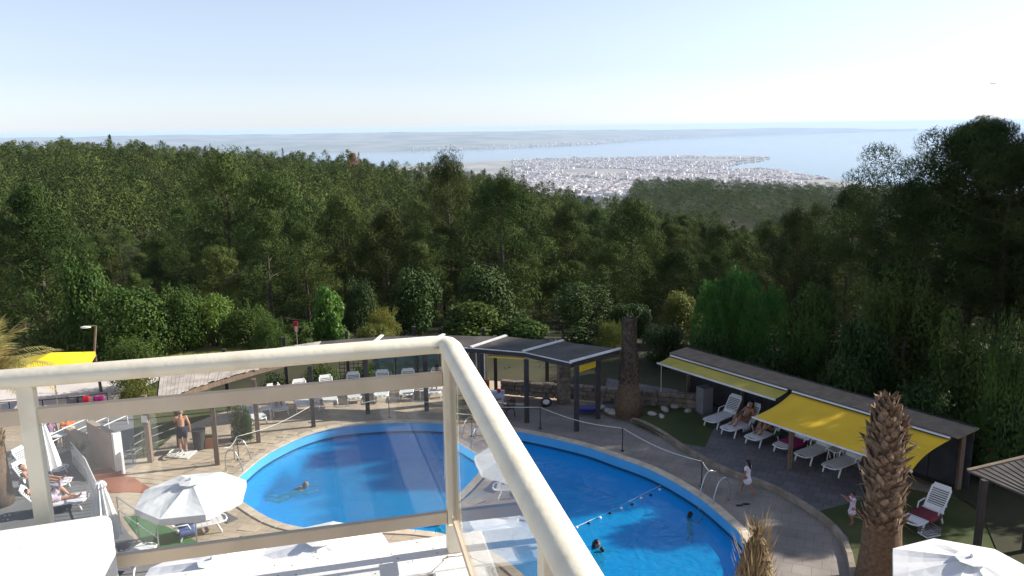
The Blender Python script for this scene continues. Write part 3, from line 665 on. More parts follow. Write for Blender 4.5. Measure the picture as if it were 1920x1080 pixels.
for b0, b1 in ((.03, 1.59), (1.65, 2.87)):
    MB().beam(bp_(0, b0, SZ + .54), bp_(0, b1, SZ + .54), .008, .70).build('glass_panel', GLASS, rail, world=True)
    MB().beam(bp_(0, b0 + .02, SZ + .53), bp_(0, b0 + .045, SZ + .53), .02, .72).build('glass_clamp', CREAM_FLAT, rail, world=True)
# white painted block on the balcony
c0 = G(212, 958, SZ + .42); d1 = (G(140, 1080, SZ + .42) - c0); d1.z = 0; d1.normalize(); d2 = (G(28, 985, SZ + .42) - c0); d2.z = 0; d2.normalize()
q = [c0, c0 + d2 * .62, c0 + d2 * .62 + d1 * 1.0, c0 + d1 * 1.0]
bl = MB().prism([(p.x, p.y) for p in q], SZ - .097, SZ + .42).build('masonry_block', SLAB, bevel=.035); bl.modifiers['bevel'].segments = 4
tag(bl, 'rounded white masonry block inside the balcony at the lower left corner', 'block')
sheet('garden_bed', [(1262, 742), (1300, 700), (1560, 640), (1900, 660), (2300, 800), (2300, 1300), (1980, 1300), (1840, 960), (1790, 925), (1500, 800)], .16, FLOOR)
WALK = brickmat('grey_shade_toned_paving', (.27, .24, .21), (.245, .215, .19), (.17, .15, .13), .5, .5, .008, rot=.4)  # grey paving laid over the deck, coloured darker to deepen the shade here
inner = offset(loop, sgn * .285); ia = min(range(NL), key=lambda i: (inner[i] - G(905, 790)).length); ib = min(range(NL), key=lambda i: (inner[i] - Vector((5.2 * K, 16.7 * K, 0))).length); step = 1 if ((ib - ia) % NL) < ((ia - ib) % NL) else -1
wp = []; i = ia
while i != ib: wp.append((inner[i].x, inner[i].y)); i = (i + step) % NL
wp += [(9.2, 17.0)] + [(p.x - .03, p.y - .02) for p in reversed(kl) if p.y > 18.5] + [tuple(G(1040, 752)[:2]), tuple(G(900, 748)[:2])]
struct(MB().prism(wp, .001, .005).build('shade_toned_walkway', WALK))
sheet('garden_bed', [(400, 742), (470, 735), (560, 716), (780, 703), (1020, 720), (1262, 742), (1340, 690), (1330, 662), (900, 660), (480, 664), (390, 716)], .014, FLOOR)
# ------------------------------------------------------------------ pergola round the far side of the pool
per_ = thing('pergola', 'long curved timber pergola with dark flat roof beside the pool', 'pergola', (G(988, 792).x, G(988, 792).y, 0))
def ppost(x, y, zt=2.75, wd=.17, m=DARKWOOD, name='post'):
    p = G(x, y); return MB().box((p.x, p.y, zt / 2), (wd, wd, zt), rz=.3).build(name, m, per_, world=True, bevel=.01)
front = [G(272, 900), G(408, 872), G(485, 830), G(588, 800), G(690, 776), G(800, 770), G(905, 778), G(988, 792), G(1081, 808)]
for k, (x, y) in enumerate([(408, 872), (485, 830), (588, 800), (690, 776), (800, 770), (905, 778), (988, 792), (1081, 808), (1121, 785)]):
    o = ppost(x, y, 2.62 if k < 3 else 2.72, m=BROWNWOOD if k < 2 else DARKWOOD)
back = [G(285, 795), G(340, 800), G(430, 770), G(540, 742), G(655, 728), G(780, 718), G(908, 722), G(1018, 742)]
for p in back[2:7]: MB().box((p.x, p.y, 1.4), (.15, .15, 2.8), rz=.2).build('post', DARKWOOD, per_, world=True)
MB().box((*G(930, 735)[:2], 1.35), (.16, .16, 2.7)).build('post', DARKWOOD, per_, world=True); MB().box((*G(1026, 742)[:2], 1.35), (.16, .16, 2.7)).build('post', DARKWOOD, per_, world=True)
# roof outline: front edge over the front posts, back edge behind
fz = lambda k: 2.66 + .01 * k
FR = [G(1072, 679, 2.80), G(983, 659, 2.80), G(885, 651, 2.80), G(790, 648, 2.80), G(690, 652, 2.78), G(585, 664, 2.75), G(478, 692, 2.72), G(395, 716, 2.68), G(295, 750, 2.64)]
BK = [G(1161, 655, 2.95), G(1053, 640, 2.95), G(946, 631, 2.95), G(830, 629, 2.95), G(715, 631, 2.92), G(602, 640, 2.90), G(500, 656, 2.86), G(405, 676, 2.80), G(300, 705, 2.74)]
for k in range(8):
    a, b, c, d = FR[k], FR[k + 1], BK[k + 1], BK[k]
    if k < 5:
        t = MB(); nx, ny = 4, 4; rr_ = random.Random(k)
        for zt in (0, -.05):
            for i in range(nx + 1):
                for j in range(ny + 1):
                    p = a.lerp(b, i / nx).lerp(d.lerp(c, i / nx), j / ny); t.v.append((p.x, p.y, p.z + zt + (.012 * math.sin(i * 2.1 + j * 1.3 + k) if zt == 0 else 0)))
        W = ny + 1; n_ = (nx + 1) * W
        t.f = [(i * W + j, i * W + j + 1, (i + 1) * W + j + 1, (i + 1) * W + j) for i in range(nx) for j in range(ny)]
        t.f += [tuple(n_ + q for q in reversed(f)) for f in t.f[:]]
        bd = [i * W for i in range(nx + 1)] + [nx * W + j for j in range(1, W)] + [i * W + ny for i in range(nx - 1, -1, -1)] + [j for j in range(ny - 1, 0, -1)]
        t.f += [(bd[i], bd[(i + 1) % len(bd)], n_ + bd[(i + 1) % len(bd)], n_ + bd[i]) for i in range(len(bd))]
        t.build('roof_panel', TARP, per_, world=True)
    else:
        nb = 14                                                                     # weathered boards running across the roof
        for i in range(nb):
            f0, f1 = i / nb, (i + .93) / nb; lift = random.uniform(0, .02)
            p = [a.lerp(b, f0), a.lerp(b, f1), d.lerp(c, f1), d.lerp(c, f0)]; e0 = (p[0] - p[3]).normalized() * random.uniform(-.12, .14); p[0] = p[0] + e0; p[1] = p[1] + e0
            t = MB(); t.v = [(q.x, q.y, q.z + lift) for q in p] + [(q.x, q.y, q.z + lift - .025) for q in p]; t.f = [(0, 1, 2, 3), (7, 6, 5, 4), (0, 4, 5, 1), (1, 5, 6, 2), (2, 6, 7, 3), (3, 7, 4, 0)]
            t.build('roof_board', GREYWOOD, per_, world=True)
for k in range(9):
    o_ = Vector((0, 0, .03)); 
    if k < 5: MB().beam(FR[k] + o_ + (FR[k] - BK[k]).normalized() * .06, BK[k] + o_ + (BK[k] - FR[k]).normalized() * .1, .16, .05).build('batten', WHITE_PAINT, per_, world=True)
    MB().beam(FR[k] - Vector((0, 0, .13)), BK[k] - Vector((0, 0, .13)), .1, .15).build('rafter', DARKWOOD, per_, world=True)
for k in range(8):
    MB().beam(FR[k] - Vector((0, 0, .14)), FR[k + 1] - Vector((0, 0, .14)), .09, .17).build('front_beam', DARKWOOD if k < 5 else BROWNWOOD, per_, world=True)
    if k < 5: MB().beam(FR[k] - Vector((0, 0, .03)) + Vector((0, -.04, 0)), FR[k + 1] - Vector((0, 0, .03)) + Vector((0, -.04, 0)), .03, .04).build('edge_strip', WHITE_PAINT, per_, world=True)
    MB().beam(BK[k] - Vector((0, 0, .14)), BK[k + 1] - Vector((0, 0, .14)), .09, .17).build('back_beam', DARKWOOD, per_, world=True)
# yellow roller blinds rolled up under the roof
for lab, p, q, h_ in (('yellow roller blind hanging at the right end under the pergola roof', G(1086, 690, 2.5), G(1117, 680, 2.5), .36), ('narrow rolled yellow blind under the pergola roof beside the fig tree', G(915, 668, 2.5), G(983, 672, 2.5), .10)):
    r = thing('roller_blind', lab, 'blind', (p.x, p.y, 2.3)); MB().beam(p, q, .02, h_).build('cloth', YELLOW, r, world=True); MB().tube([p + Vector((0, 0, h_ / 2)), q + Vector((0, 0, h_ / 2))], .035).build('roller', FASCIA, r, world=True)
# trellis and teal windbreak behind the loungers
tr_ = thing('trellis', 'dark wooden lattice trellis behind the far sun loungers', 'trellis', (*G(668, 735)[:2], 0))
a, b = G(640, 735), G(692, 733)
for k in range(7):
    p = a.lerp(b, k / 6); MB().box((p.x, p.y, 1.45), (.03, .03, 2.3)).build('slat', DARKWOOD, tr_, world=True)
for k in range(12): z = .4 + .19 * k; MB().beam((a.x, a.y - .03, z), (b.x, b.y - .03, z), .02, .03).build('slat', DARKWOOD, tr_, world=True)
wb = thing('windbreak', 'teal translucent windbreak screen between pergola posts', 'screen', (*G(760, 730)[:2], 0))
a, b = G(700, 732), G(826, 726)
for k in range(3):
    p, q_ = a.lerp(b, k / 3 + .01), a.lerp(b, (k + 1) / 3 - .01); MB().beam((p.x, p.y, 1.5), (q_.x, q_.y, 1.5), .012, 2.0).build('screen_panel', TEAL, wb, world=True)
    MB().box((q_.x + .05, q_.y, 1.3), (.06, .06, 2.6)).build('frame_post', DARKWOOD, wb, world=True)
ln_ = thing('hanging_lantern', 'small black lantern hanging under the pergola before the teal screen', 'lantern', (*G(742, 720)[:2], 2.0))
lp = G(742, 722); MB().tube([(lp.x, lp.y, 2.72), (lp.x, lp.y, 2.45)], .01, 5).build('hook', BLACK, ln_, world=True); MB().tube([(lp.x, lp.y, 2.15), (lp.x, lp.y, 2.2), (lp.x, lp.y, 2.36), (lp.x, lp.y, 2.46)], [.05, .09, .11, .02], 6).build('lamp_body', BLACK, ln_, world=True)

# ------------------------------------------------------------------ sun shelter with yellow awnings on the right
A, B_ = G(1258, 664, 2.22), G(1797, 822, 2.22); dv = (B_ - A); Lw = dv.length; dv.normalize(); nv = Vector((dv.y, -dv.x, 0)); nv = nv if nv.x < 0 else -nv     # nv points to the pool
sh = thing('sun_shelter', 'long dark sun shelter with sloping roof board behind the shaded loungers', 'shelter', (A.x, A.y, 0))
def S(s, o_, z): p = A + dv * s + nv * o_; return Vector((p.x, p.y, z))
rf_ = MB(); q = [S(-.1, 0, 2.26), S(Lw, 0, 2.26), S(Lw + .1, -1.15, 2.32), S(-.1, -1.15, 2.32)]; rf_.v = [tuple(p) for p in q] + [(p.x, p.y, p.z - .06) for p in q]; rf_.f = [(0, 1, 2, 3), (7, 6, 5, 4), (0, 4, 5, 1), (1, 5, 6, 2), (2, 6, 7, 3), (3, 7, 4, 0)]
rf_.build('roof_board', FASCIA, sh, world=True)
NP = 9
for k in range(NP): MB().beam(S(Lw * k / NP + .02, -1.1, 1.23), S(Lw * (k + 1) / NP - .02, -1.1, 1.23), .04, 2.25).build('wall_panel', DARKWALL, sh, world=True)
for k in range(5): p = S(.25 + (Lw - .5) * k / 4, -.9, 1.15); MB().box(p, (.14, .14, 2.16)).build('post', BROWNWOOD, sh, world=True, bevel=.01)
pst = G(1480, 880, TZ); MB().box((pst.x, pst.y, TZ + .76), (.13, .13, 1.52)).build('post', BROWNWOOD, sh, world=True, bevel=.01)
def awning(lab, s0, s1, out, drop, m, sag):
    t0 = S((s0 + s1) / 2, 0, 0); r = thing('awning', lab, 'awning', (t0.x, t0.y, 2.3)); nx, ny = 14, 10; t = MB()
    for i in range(nx + 1):
        for j in range(ny + 1):
            f, g_ = i / nx, j / ny; e = -sag * math.sin(math.pi * g_) ; s = s0 + (s1 - s0) * f + (abs(2 * f - 1) ** 6) * (.1 if f < .5 else -.14) * math.sin(math.pi * g_) * (1 if out > 1 else 0)
            t.v.append(tuple(S(s, .1 + out * g_, 2.14 - drop * g_ + e * .35)))
    W = ny + 1; t.f = [(i * W + j, i * W + j + 1, (i + 1) * W + j + 1, (i + 1) * W + j) for i in range(nx) for j in range(ny)]
    c = t.build('canopy', m, r, world=True, smooth=True); c.modifiers.new('thick', 'SOLIDIFY').thickness = .008
    MB().tube([S(s0, .08, 2.18), S(s1, .08, 2.18)], .05).build('roller', STEEL, r, world=True)
    MB().beam(S(s0 - .03, .12 + out, 2.12 - drop), S(s1 + .03, .12 + out, 2.12 - drop), .05, .06).build('front_bar', WHITE_PAINT, r, world=True)
    for s in (s0 + .25, s1 - .25):
        el = S(s + (.5 if s < (s0 + s1) / 2 else -.5), out * .5, 2.02 - drop * .5); MB().tube([S(s, .0, 2.07), el, S(s, .1 + out, 2.09 - drop)], .022, 6).build('arm', WHITE_PAINT, r, world=True)
    return r
sm = (G(1470, 735, 2.22) - A).dot(dv)
awning('half rolled dull yellow awning at the far end of the sun shelter', .05, sm - .1, .75, .14, DULLYELLOW, .05)
awning('fully drawn yellow awning dappled with sunlight over the shaded loungers', sm + .1, Lw - .2, 2.25, .42, YELLOW, .07)
cb = thing('hanging_pull_cord', 'pale cord hanging from the far corner of the half rolled awning', 'cord', (*G(1263, 745, TZ)[:2], TZ))
p0 = S(.25, .85, 2.0); MB().tube([p0, p0 + Vector((.01, 0, -.8)), p0 + Vector((.02, .02, -1.45)), p0 + Vector((-.12, .0, -1.65))], .014, 5).build('rope', ROPE, cb, world=True)

# ------------------------------------------------------------------ loungers
def make_lounger(back=52):
    r = thing('sun_lounger', '', 'sun lounger'); 
    fr = MB()
    for s in (-1, 1): fr.tube([(-.46, s * .3, .33), (.75, s * .3, .33), (.9, s * .25, .33), (.96, s * .1, .33)], .028, 7)
    fr.tube([(.955, -.12, .33), (.955, .12, .33)], .028, 7); fr.tube([(-.46, -.3, .33), (-.46, .3, .33)], .025, 6); fr.build('seat_frame', WHITE_PLASTIC, r, smooth=True)
    s0 = MB().box((0, 0, 0), (.145, .56, .018)).build('seat_slat', WHITE_PLASTIC, r); s0.location = (-.37, 0, .345)
    for k in range(1, 8): link_part('seat_slat', s0, r, (-.37 + .163 * k, 0, .345))
    a = R(back); ux, uz = -math.cos(a), math.sin(a); bk = MB()
    for s in (-1, 1): bk.tube([(-.44, s * .28, .34), (-.44 + ux * .7, s * .28, .34 + uz * .7), (-.44 + ux * .8, s * .2, .34 + uz * .8)], .028, 7)
    M = Matrix.Rotation(a - math.pi, 3, 'Y'); M = Matrix(((ux, 0, uz), (0, 1, 0), (uz, 0, -ux)))
    bk.box((-.44 + ux * .75, 0, .34 + uz * .75), (.14, .5, .03), M=M); bk.box((-.44 + ux * .08, 0, .34 + uz * .08), (.14, .54, .03), M=M); bko = bk.build('backrest', WHITE_PLASTIC, r, smooth=False)
    b0 = MB().box((0, 0, 0), (.034, .54, .02), M=M).build('back_slat', WHITE_PLASTIC, r); b0.location = (-.44 + ux * .19, 0, .34 + uz * .19)
    for k in range(1, 8): link_part('back_slat', b0, r, (-.44 + ux * (.19 + .068 * k), 0, .34 + uz * (.19 + .068 * k)))
    for x0, x1 in ((.62, .74), (-.3, -.42)):
        for s in (-1, 1): MB().tube([(x0, s * .3, .33), (x1, s * .31, .06), (x1 + .0, s * .31, .0)], [.034, .028, .03], 6).build('leg', WHITE_PLASTIC, r, smooth=True)
    for s in (-1, 1): MB().tube([(-.12, s * .315, .34), (-.2, s * .33, .53), (-.55, s * .33, .55), (-.6, s * .3, .5)], .022, 6).build('armrest', WHITE_PLASTIC, r, smooth=True)
    return r
LP = make_lounger(55); first = [True]
LOUNG = {}
def lounger(key, foot, head, lab, z=0.0, group='white plastic sun loungers'):
    f, h = G(*foot, z), G(*head, z); c = (f + h) / 2; rz = math.atan2(f.y - h.y, f.x - h.x)
    if first[0]: r = LP; first[0] = False; r.location = (c.x, c.y, z); r.rotation_euler = (0, 0, rz); tag(r, lab, None, group)
    else: r = dup(LP, (c.x, c.y, z), rz, None, lab, group)
    LOUNG[key] = (Vector((c.x, c.y, z)), rz); return r
for key, f, h, lab in (
    ('f1', (492, 801), (458, 775), 'white lounger turned toward the left pool ladder, leftmost of the far row'),
    ('f2', (530, 785), (513, 757), 'far row lounger with a seated person, second from the left'),
    ('f3', (572, 777), (562, 748), 'empty far row lounger left of the small white table by the post'),
    ('f4', (622, 768), (611, 740), 'empty far row lounger right of the small white table by the post'),
    ('f5', (666, 762), (664, 734), 'empty far row lounger in the middle of the row under the pergola'),
    ('f6', (715, 758), (719, 730), 'empty far row lounger beside the second small white table'),
    ('f7', (761, 755), (767, 727), 'empty far row lounger nearest the railing corner post'),
    ('f8', (812, 752), (822, 725), 'far row lounger beside the railing corner post with a brown sunbather')):
    lounger(key, f, h, lab)
for key, f, h, lab in (
    ('r1', (1322, 806), (1385, 782), 'empty lounger at the far end of the shaded shelter row'),
    ('r2', (1354, 822), (1420, 798), 'shelter row lounger with a reclining woman and white towel'),
    ('r3', (1400, 840), (1466, 814), 'shelter row lounger with a person bending forward'),
    ('r4', (1453, 856), (1522, 830), 'shelter row lounger with a magenta towel on it'),
    ('r5', (1496, 872), (1560, 846), 'empty shelter row lounger right of the magenta towel'),
    ('r6', (1548, 894), (1616, 868), 'empty lounger at the near end of the shelter row'),
    ('r7', (1700, 1000), (1765, 965), 'white lounger alone on the grass behind the big palm trunk')):
    lounger(key, f, h, lab, TZ)
for key, f, h, lab in (
    ('l1', (146, 922), (20, 915), 'lounger on the left terrace with a sunbather in dark trunks'),
    ('l2', (160, 948), (50, 968), 'lounger on the left terrace with a sunbather and patterned towel'),
    ('l3', (412, 990), (315, 1015), 'lounger beneath the open white umbrella by the pool steps'),
    ('l4', (268, 1052), (225, 1092), 'lounger foot showing beside the white masonry block'),
    ('l5', (140, 895), (20, 888), 'empty lounger below the closed white umbrella on the left terrace')):
    lounger(key, f, h, lab)
def small_table(x, y, lab, z=0.0, h=.45):
    p = G(x, y, z); r = thing('side_table', lab, 'table', (p.x, p.y, z), .2, 'small white side tables'); MB().box((0, 0, h), (.45, .45, .03)).build('table_top', WHITE_PLASTIC, r, bevel=.01)
    for sx in (-1, 1):
        for sy in (-1, 1): MB().tube([(sx * .17, sy * .17, h - .02), (sx * .2, sy * .2, 0)], .02, 6).build('leg', WHITE_PLASTIC, r)
small_table(590, 768, 'small white table between the third and fourth far row loungers'); small_table(694, 752, 'small white table beside the pergola post in the far row')
small_table(1566, 866, 'small white table between the last two shelter row loungers', TZ); small_table(796, 748, 'small white table left of the brown sunbather in the far row'); small_table(500, 784, 'small white table between the first two far row loungers')

# ------------------------------------------------------------------ umbrellas
def open_umbrella(apex, lab, rad=1.7, base=0.0, rz=0.2, zap=2.55, m=CANVAS):
    p = G(*apex, zap); r = thing('parasol', lab, 'umbrella', (p.x, p.y, base), rz, 'open white parasols'); H_ = zap - base; rise = rad * .27; n = 5
    da = math.pi / 8; t = MB()
    for i in range(n + 1):
        f = i / n
        for j in range(5):
            a = -da + 2 * da * j / 4; rr_ = rad * f * (math.cos(da) / math.cos(a)) ; sag = -.05 * math.sin(math.pi * f) * math.cos(a / da * math.pi / 2)
            t.v.append((rr_ * math.cos(a), rr_ * math.sin(a), H_ - rise * f - .03 * f * f * 0 + sag * 1.0))
    for i in range(n):
        for j in range(4): t.f.append((i * 5 + j, (i + 1) * 5 + j, (i + 1) * 5 + j + 1, i * 5 + j + 1))
    o = len(t.v)
    for j in range(5): v = t.v[n * 5 + j]; t.v.append((v[0] * 1.0, v[1] * 1.0, v[2] - .17 - (.03 if j in (1, 3) else 0)))
    for j in range(4): t.f.append((n * 5 + j, o + j, o + j + 1, n * 5 + j + 1))
    p0 = t.build('canopy_panel', m, r); p0.data.polygons.foreach_set('use_smooth', [False] * len(p0.data.polygons))
    for k in range(1, 8): link_part('canopy_panel', p0, r, (0, 0, 0), (0, 0, k * math.pi / 4))
    c = MB(); c.tube([(0, 0, H_ - .02), (0, 0, H_ + .03)], [.34, .05], 8); c.build('vent_cap', m, r); MB().ball((0, 0, H_ + .06), .04).build('finial', WHITE_PLASTIC, r)
    MB().tube([(0, 0, 0), (0, 0, H_)], .024, 8).build('pole', STEEL, r)
    rb = MB().tube([(.02, 0, H_ - .05), (rad * math.cos(da) * .99 / math.cos(da), 0, H_ - rise - .03)], .012, 5).build('rib', STEEL, r); rb.rotation_euler = (0, 0, da)
    for k in range(1, 8): link_part('rib', rb, r, (0, 0, 0), (0, 0, da + k * math.pi / 4))
    MB().tube([(0, 0, 0), (0, 0, .08), (0, 0, .3)], [.28, .26, .035], 12).build('base', STONE, r)
    return r
open_umbrella((358, 901), 'open white parasol beside the left end of the pool', 1.48)
open_umbrella((600, 1010), 'open white parasol below the ledge with its grey finial showing', 1.75, rz=.45)
open_umbrella((398, 1050), 'open white parasol below the ledge just right of the masonry block', 1.75, rz=.1)
open_umbrella((1822, 1046), 'open white parasol in the lower right corner', 1.66, rz=.35)
def closed_umbrella(x, ytop, ybase, lab, hh=2.5):
    p = G(x, ybase); r = thing('closed_parasol', lab, 'umbrella', (p.x, p.y, 0), 0, 'closed white parasols'); zt = atY(x, ytop, p.y).z; t = MB(); n = 24
    prof = [(.0, zt), (.1, zt - .03), (.15, zt - .14), (.11, zt - .2), (.2, zt - .7), (.29, zt - 1.2), (.36, zt - 1.7)]
    for rr_, z in prof: t.v += [(rr_ * (1 + (.28 if k % 2 else -.12)) * math.cos(2 * math.pi * k / n), rr_ * (1 + (.28 if k % 2 else -.12)) * math.sin(2 * math.pi * k / n), z) for k in range(n)]
    t.f = [(i * n + k, (i + 1) * n + k, (i + 1) * n + (k + 1) % n, i * n + (k + 1) % n) for i in range(len(prof) - 1) for k in range(n)]
    t.build('folded_canopy', CANVAS, r); MB().tube([(0, 0, 0), (0, 0, zt)], .024, 8).build('pole', STEEL, r); MB().tube([(0, 0, 0), (0, 0, .08), (0, 0, .3)], [.28, .26, .035], 12).build('base', STONE, r)
closed_umbrella(95, 786, 930, 'closed white parasol standing by the sunbathers on the left terrace'); closed_umbrella(204, 902, 1045, 'closed white parasol just beyond the masonry block')
yp = G(95, 662, 2.6); yu = thing('parasol', 'bright yellow square parasol beyond the handrail at the far left', 'umbrella', (yp.x, yp.y, 0), .35)
for k in range(4):
    t = MB(); t.v = [(0, 0, 2.62), (1.5, -1.5, 2.1), (1.5, 1.5, 2.1), (1.5, 1.5, 1.9), (1.5, -1.5, 1.9)]; t.f = [(0, 1, 2), (1, 4, 3, 2)]; o = t.build('canopy_panel', YELLOW2, yu); o.rotation_euler = (0, 0, k * math.pi / 2)
MB().tube([(0, 0, 0), (0, 0, 2.6)], .03).build('pole', STEEL, yu)

# ------------------------------------------------------------------ pool fittings
def ladder(p1, p2, lab, inward):
    a, b = G(*p1), G(*p2); c = (a + b) / 2; r = thing('pool_ladder', lab, 'ladder', (c.x, c.y, 0)); inw = Vector(inward).normalized()
    ends = []
    for p in (a, b):
        pts = spline([p, p + Vector((0, 0, .55)) + inw * .02, p + Vector((0, 0, .82)) + inw * .16, p + Vector((0, 0, .74)) + inw * .42, p + Vector((0, 0, .2)) + inw * .62, p + Vector((0, 0, -.4)) + inw * .66, p + Vector((0, 0, -1.2)) + inw * .66], 5)
        MB().tube(pts, .021, 8).build('side_rail', STEEL, r, world=True, smooth=True); ends.append(p + inw * .66)
    for z in (-.35, -.62, -.9): MB().beam(ends[0] + Vector((0, 0, z)), ends[1] + Vector((0, 0, z)), .08, .03).build('step', STEEL, r, world=True)
ladder((424, 884), (440, 862), 'steel pool ladder at the left end of the pool', (1, -.15, 0)); ladder((1341, 924), (1366, 938), 'steel pool ladder at the right side of the pool', (-1, -.5, 0))
rp = []
for x, y in ((448, 862), (585, 801), (730, 783), (1013, 804), (1167, 846), (1315, 913)):
    p = G(x, y); o = MB().tube([(0, 0, 0), (0, 0, .03), (0, 0, .031), (0, 0, .92), (0, 0, .95)], [.07, .07, .018, .018, .028], 8).build('rope_post', BLACK); o.location = (p.x, p.y, .0); rp.append(p)
    tag(o, {448: 'black rope post beside the left pool ladder', 585: 'black rope post by the sunny end of the far coping', 730: 'black rope post in front of the sixth far row lounger', 1013: 'black rope post left of the free pergola post', 1167: 'black rope post by the shaded pool edge right of the pergola', 1315: 'black rope post beside the right pool ladder'}[x], 'post', 'rope posts along the pool edge')
rr_ = thing('barrier_rope', 'thin pale rope strung between the posts along the pool edge', 'rope', (rp[2].x, rp[2].y, .9))
chain = [rp[0] + Vector((-.2, -.8, -.1))] + rp + [G(1341, 924) + Vector((0, 0, -.15))]
for a, b in zip(chain, chain[1:]):
    pts = [a.lerp(b, k / 10) + Vector((0, 0, .92 - .16 * math.sin(math.pi * k / 10))) for k in range(11)]; MB().tube(pts, .013, 5).build('rope_span', ROPE, rr_, world=True, smooth=True)
lr = thing('lane_rope', 'rope with alternating white and dark floats across the pool', 'rope', (*G(1160, 960, WL)[:2], WL))
a, b = G(1255, 903, WL), G(1045, 1006, WL); b2 = b + (b - a) * .4
MB().tube([a.lerp(b2, k / 12) + Vector((0, 0, .0 + .02 * math.sin(k))) for k in range(13)], .008, 5).build('cord', ROPE, lr, world=True)
for k, (x, y) in enumerate(((1237, 919), (1220, 929), (1202, 935), (1185, 946), (1165, 954), (1144, 963), (1125, 972), (1104, 982), (1081, 990), (1060, 1001), (1036, 1012))):
    p = G(x, y, WL); MB().ball(p + Vector((0, 0, .02)), (.055, .048, .048), 8, 6).build('float', WHITE_PLASTIC if k % 2 == 0 else BLACK, lr, world=True, smooth=True)
o = thing('flip_flops', 'pair of dark flip flops on the deck by the pool', 'shoes', (*G(1393, 948)[:2], .0))
for dx, dy in ((-.12, -.03), (.12, .06)): MB().ball((dx, dy, .03), (.13, .05, .025), 10, 6).build('shoe', BLACK, o)
# deck drain grates under the parasol
dg = G(420, 968); og = thing('deck_drain', 'grey slotted drain cover in the deck by the open parasol', 'drain', (dg.x, dg.y, .02), -.7)
for k in range(5): MB().box((-.0, -.16 + .08 * k, .005), (1.1, .05, .012)).build('grate_bar', CLOTHGREY, og)
# ------------------------------------------------------------------ people
def capsule(t, a, b, ra, rb, n=9):
    a, b = Vector(a), Vector(b); d = b - a
    if d.length < 1e-4: t.ball(a, ra, n, 6); return
    pts = [a.lerp(b, k / 3) for k in range(4)]; t.tube(pts, [ra + (rb - ra) * k / 3 for k in range(4)], n); t.ball(a, ra, n, 6); t.ball(b, rb, n, 6)
def remeshed(t, name, m, parent, vox):
    o = t.build(name, m, None); md = o.modifiers.new('r', 'REMESH'); md.mode = 'VOXEL'; md.voxel_size = vox
    s_ = o.modifiers.new('s', 'SMOOTH'); s_.factor = .5; s_.iterations = 2
    bpy.context.view_layer.update(); ev = o.evaluated_get(bpy.context.evaluated_depsgraph_get()); me = bpy.data.meshes.new_from_object(ev); me.polygons.foreach_set('use_smooth', [True] * len(me.polygons)); me.name = name
    if not me.materials: me.materials.append(m)
    old = o.data; o.modifiers.clear(); o.data = me; bpy.data.meshes.remove(old); o.parent = parent; return o
def mirror(J):
    out = {}
    for k, v in J.items():
        if k[0] == '2': out[k[1:] + 'L'] = Vector((v[0], v[1], v[2])); out[k[1:] + 'R'] = Vector((v[0], -v[1], v[2]))
        else: out[k] = Vector(v)
    return out
STAND = {'pel': (0, 0, .92), 'spi': (0, 0, 1.12), 'che': (.0, 0, 1.31), 'nec': (.0, 0, 1.46), 'hea': (.02, 0, 1.60), '2sh': (0, .18, 1.40), '2el': (-.02, .24, 1.12), '2wr': (.06, .25, .88), '2hip': (0, .09, .90), '2kn': (.02, .10, .49), '2an': (-.02, .10, .08), '2toe': (.14, .12, .03)}
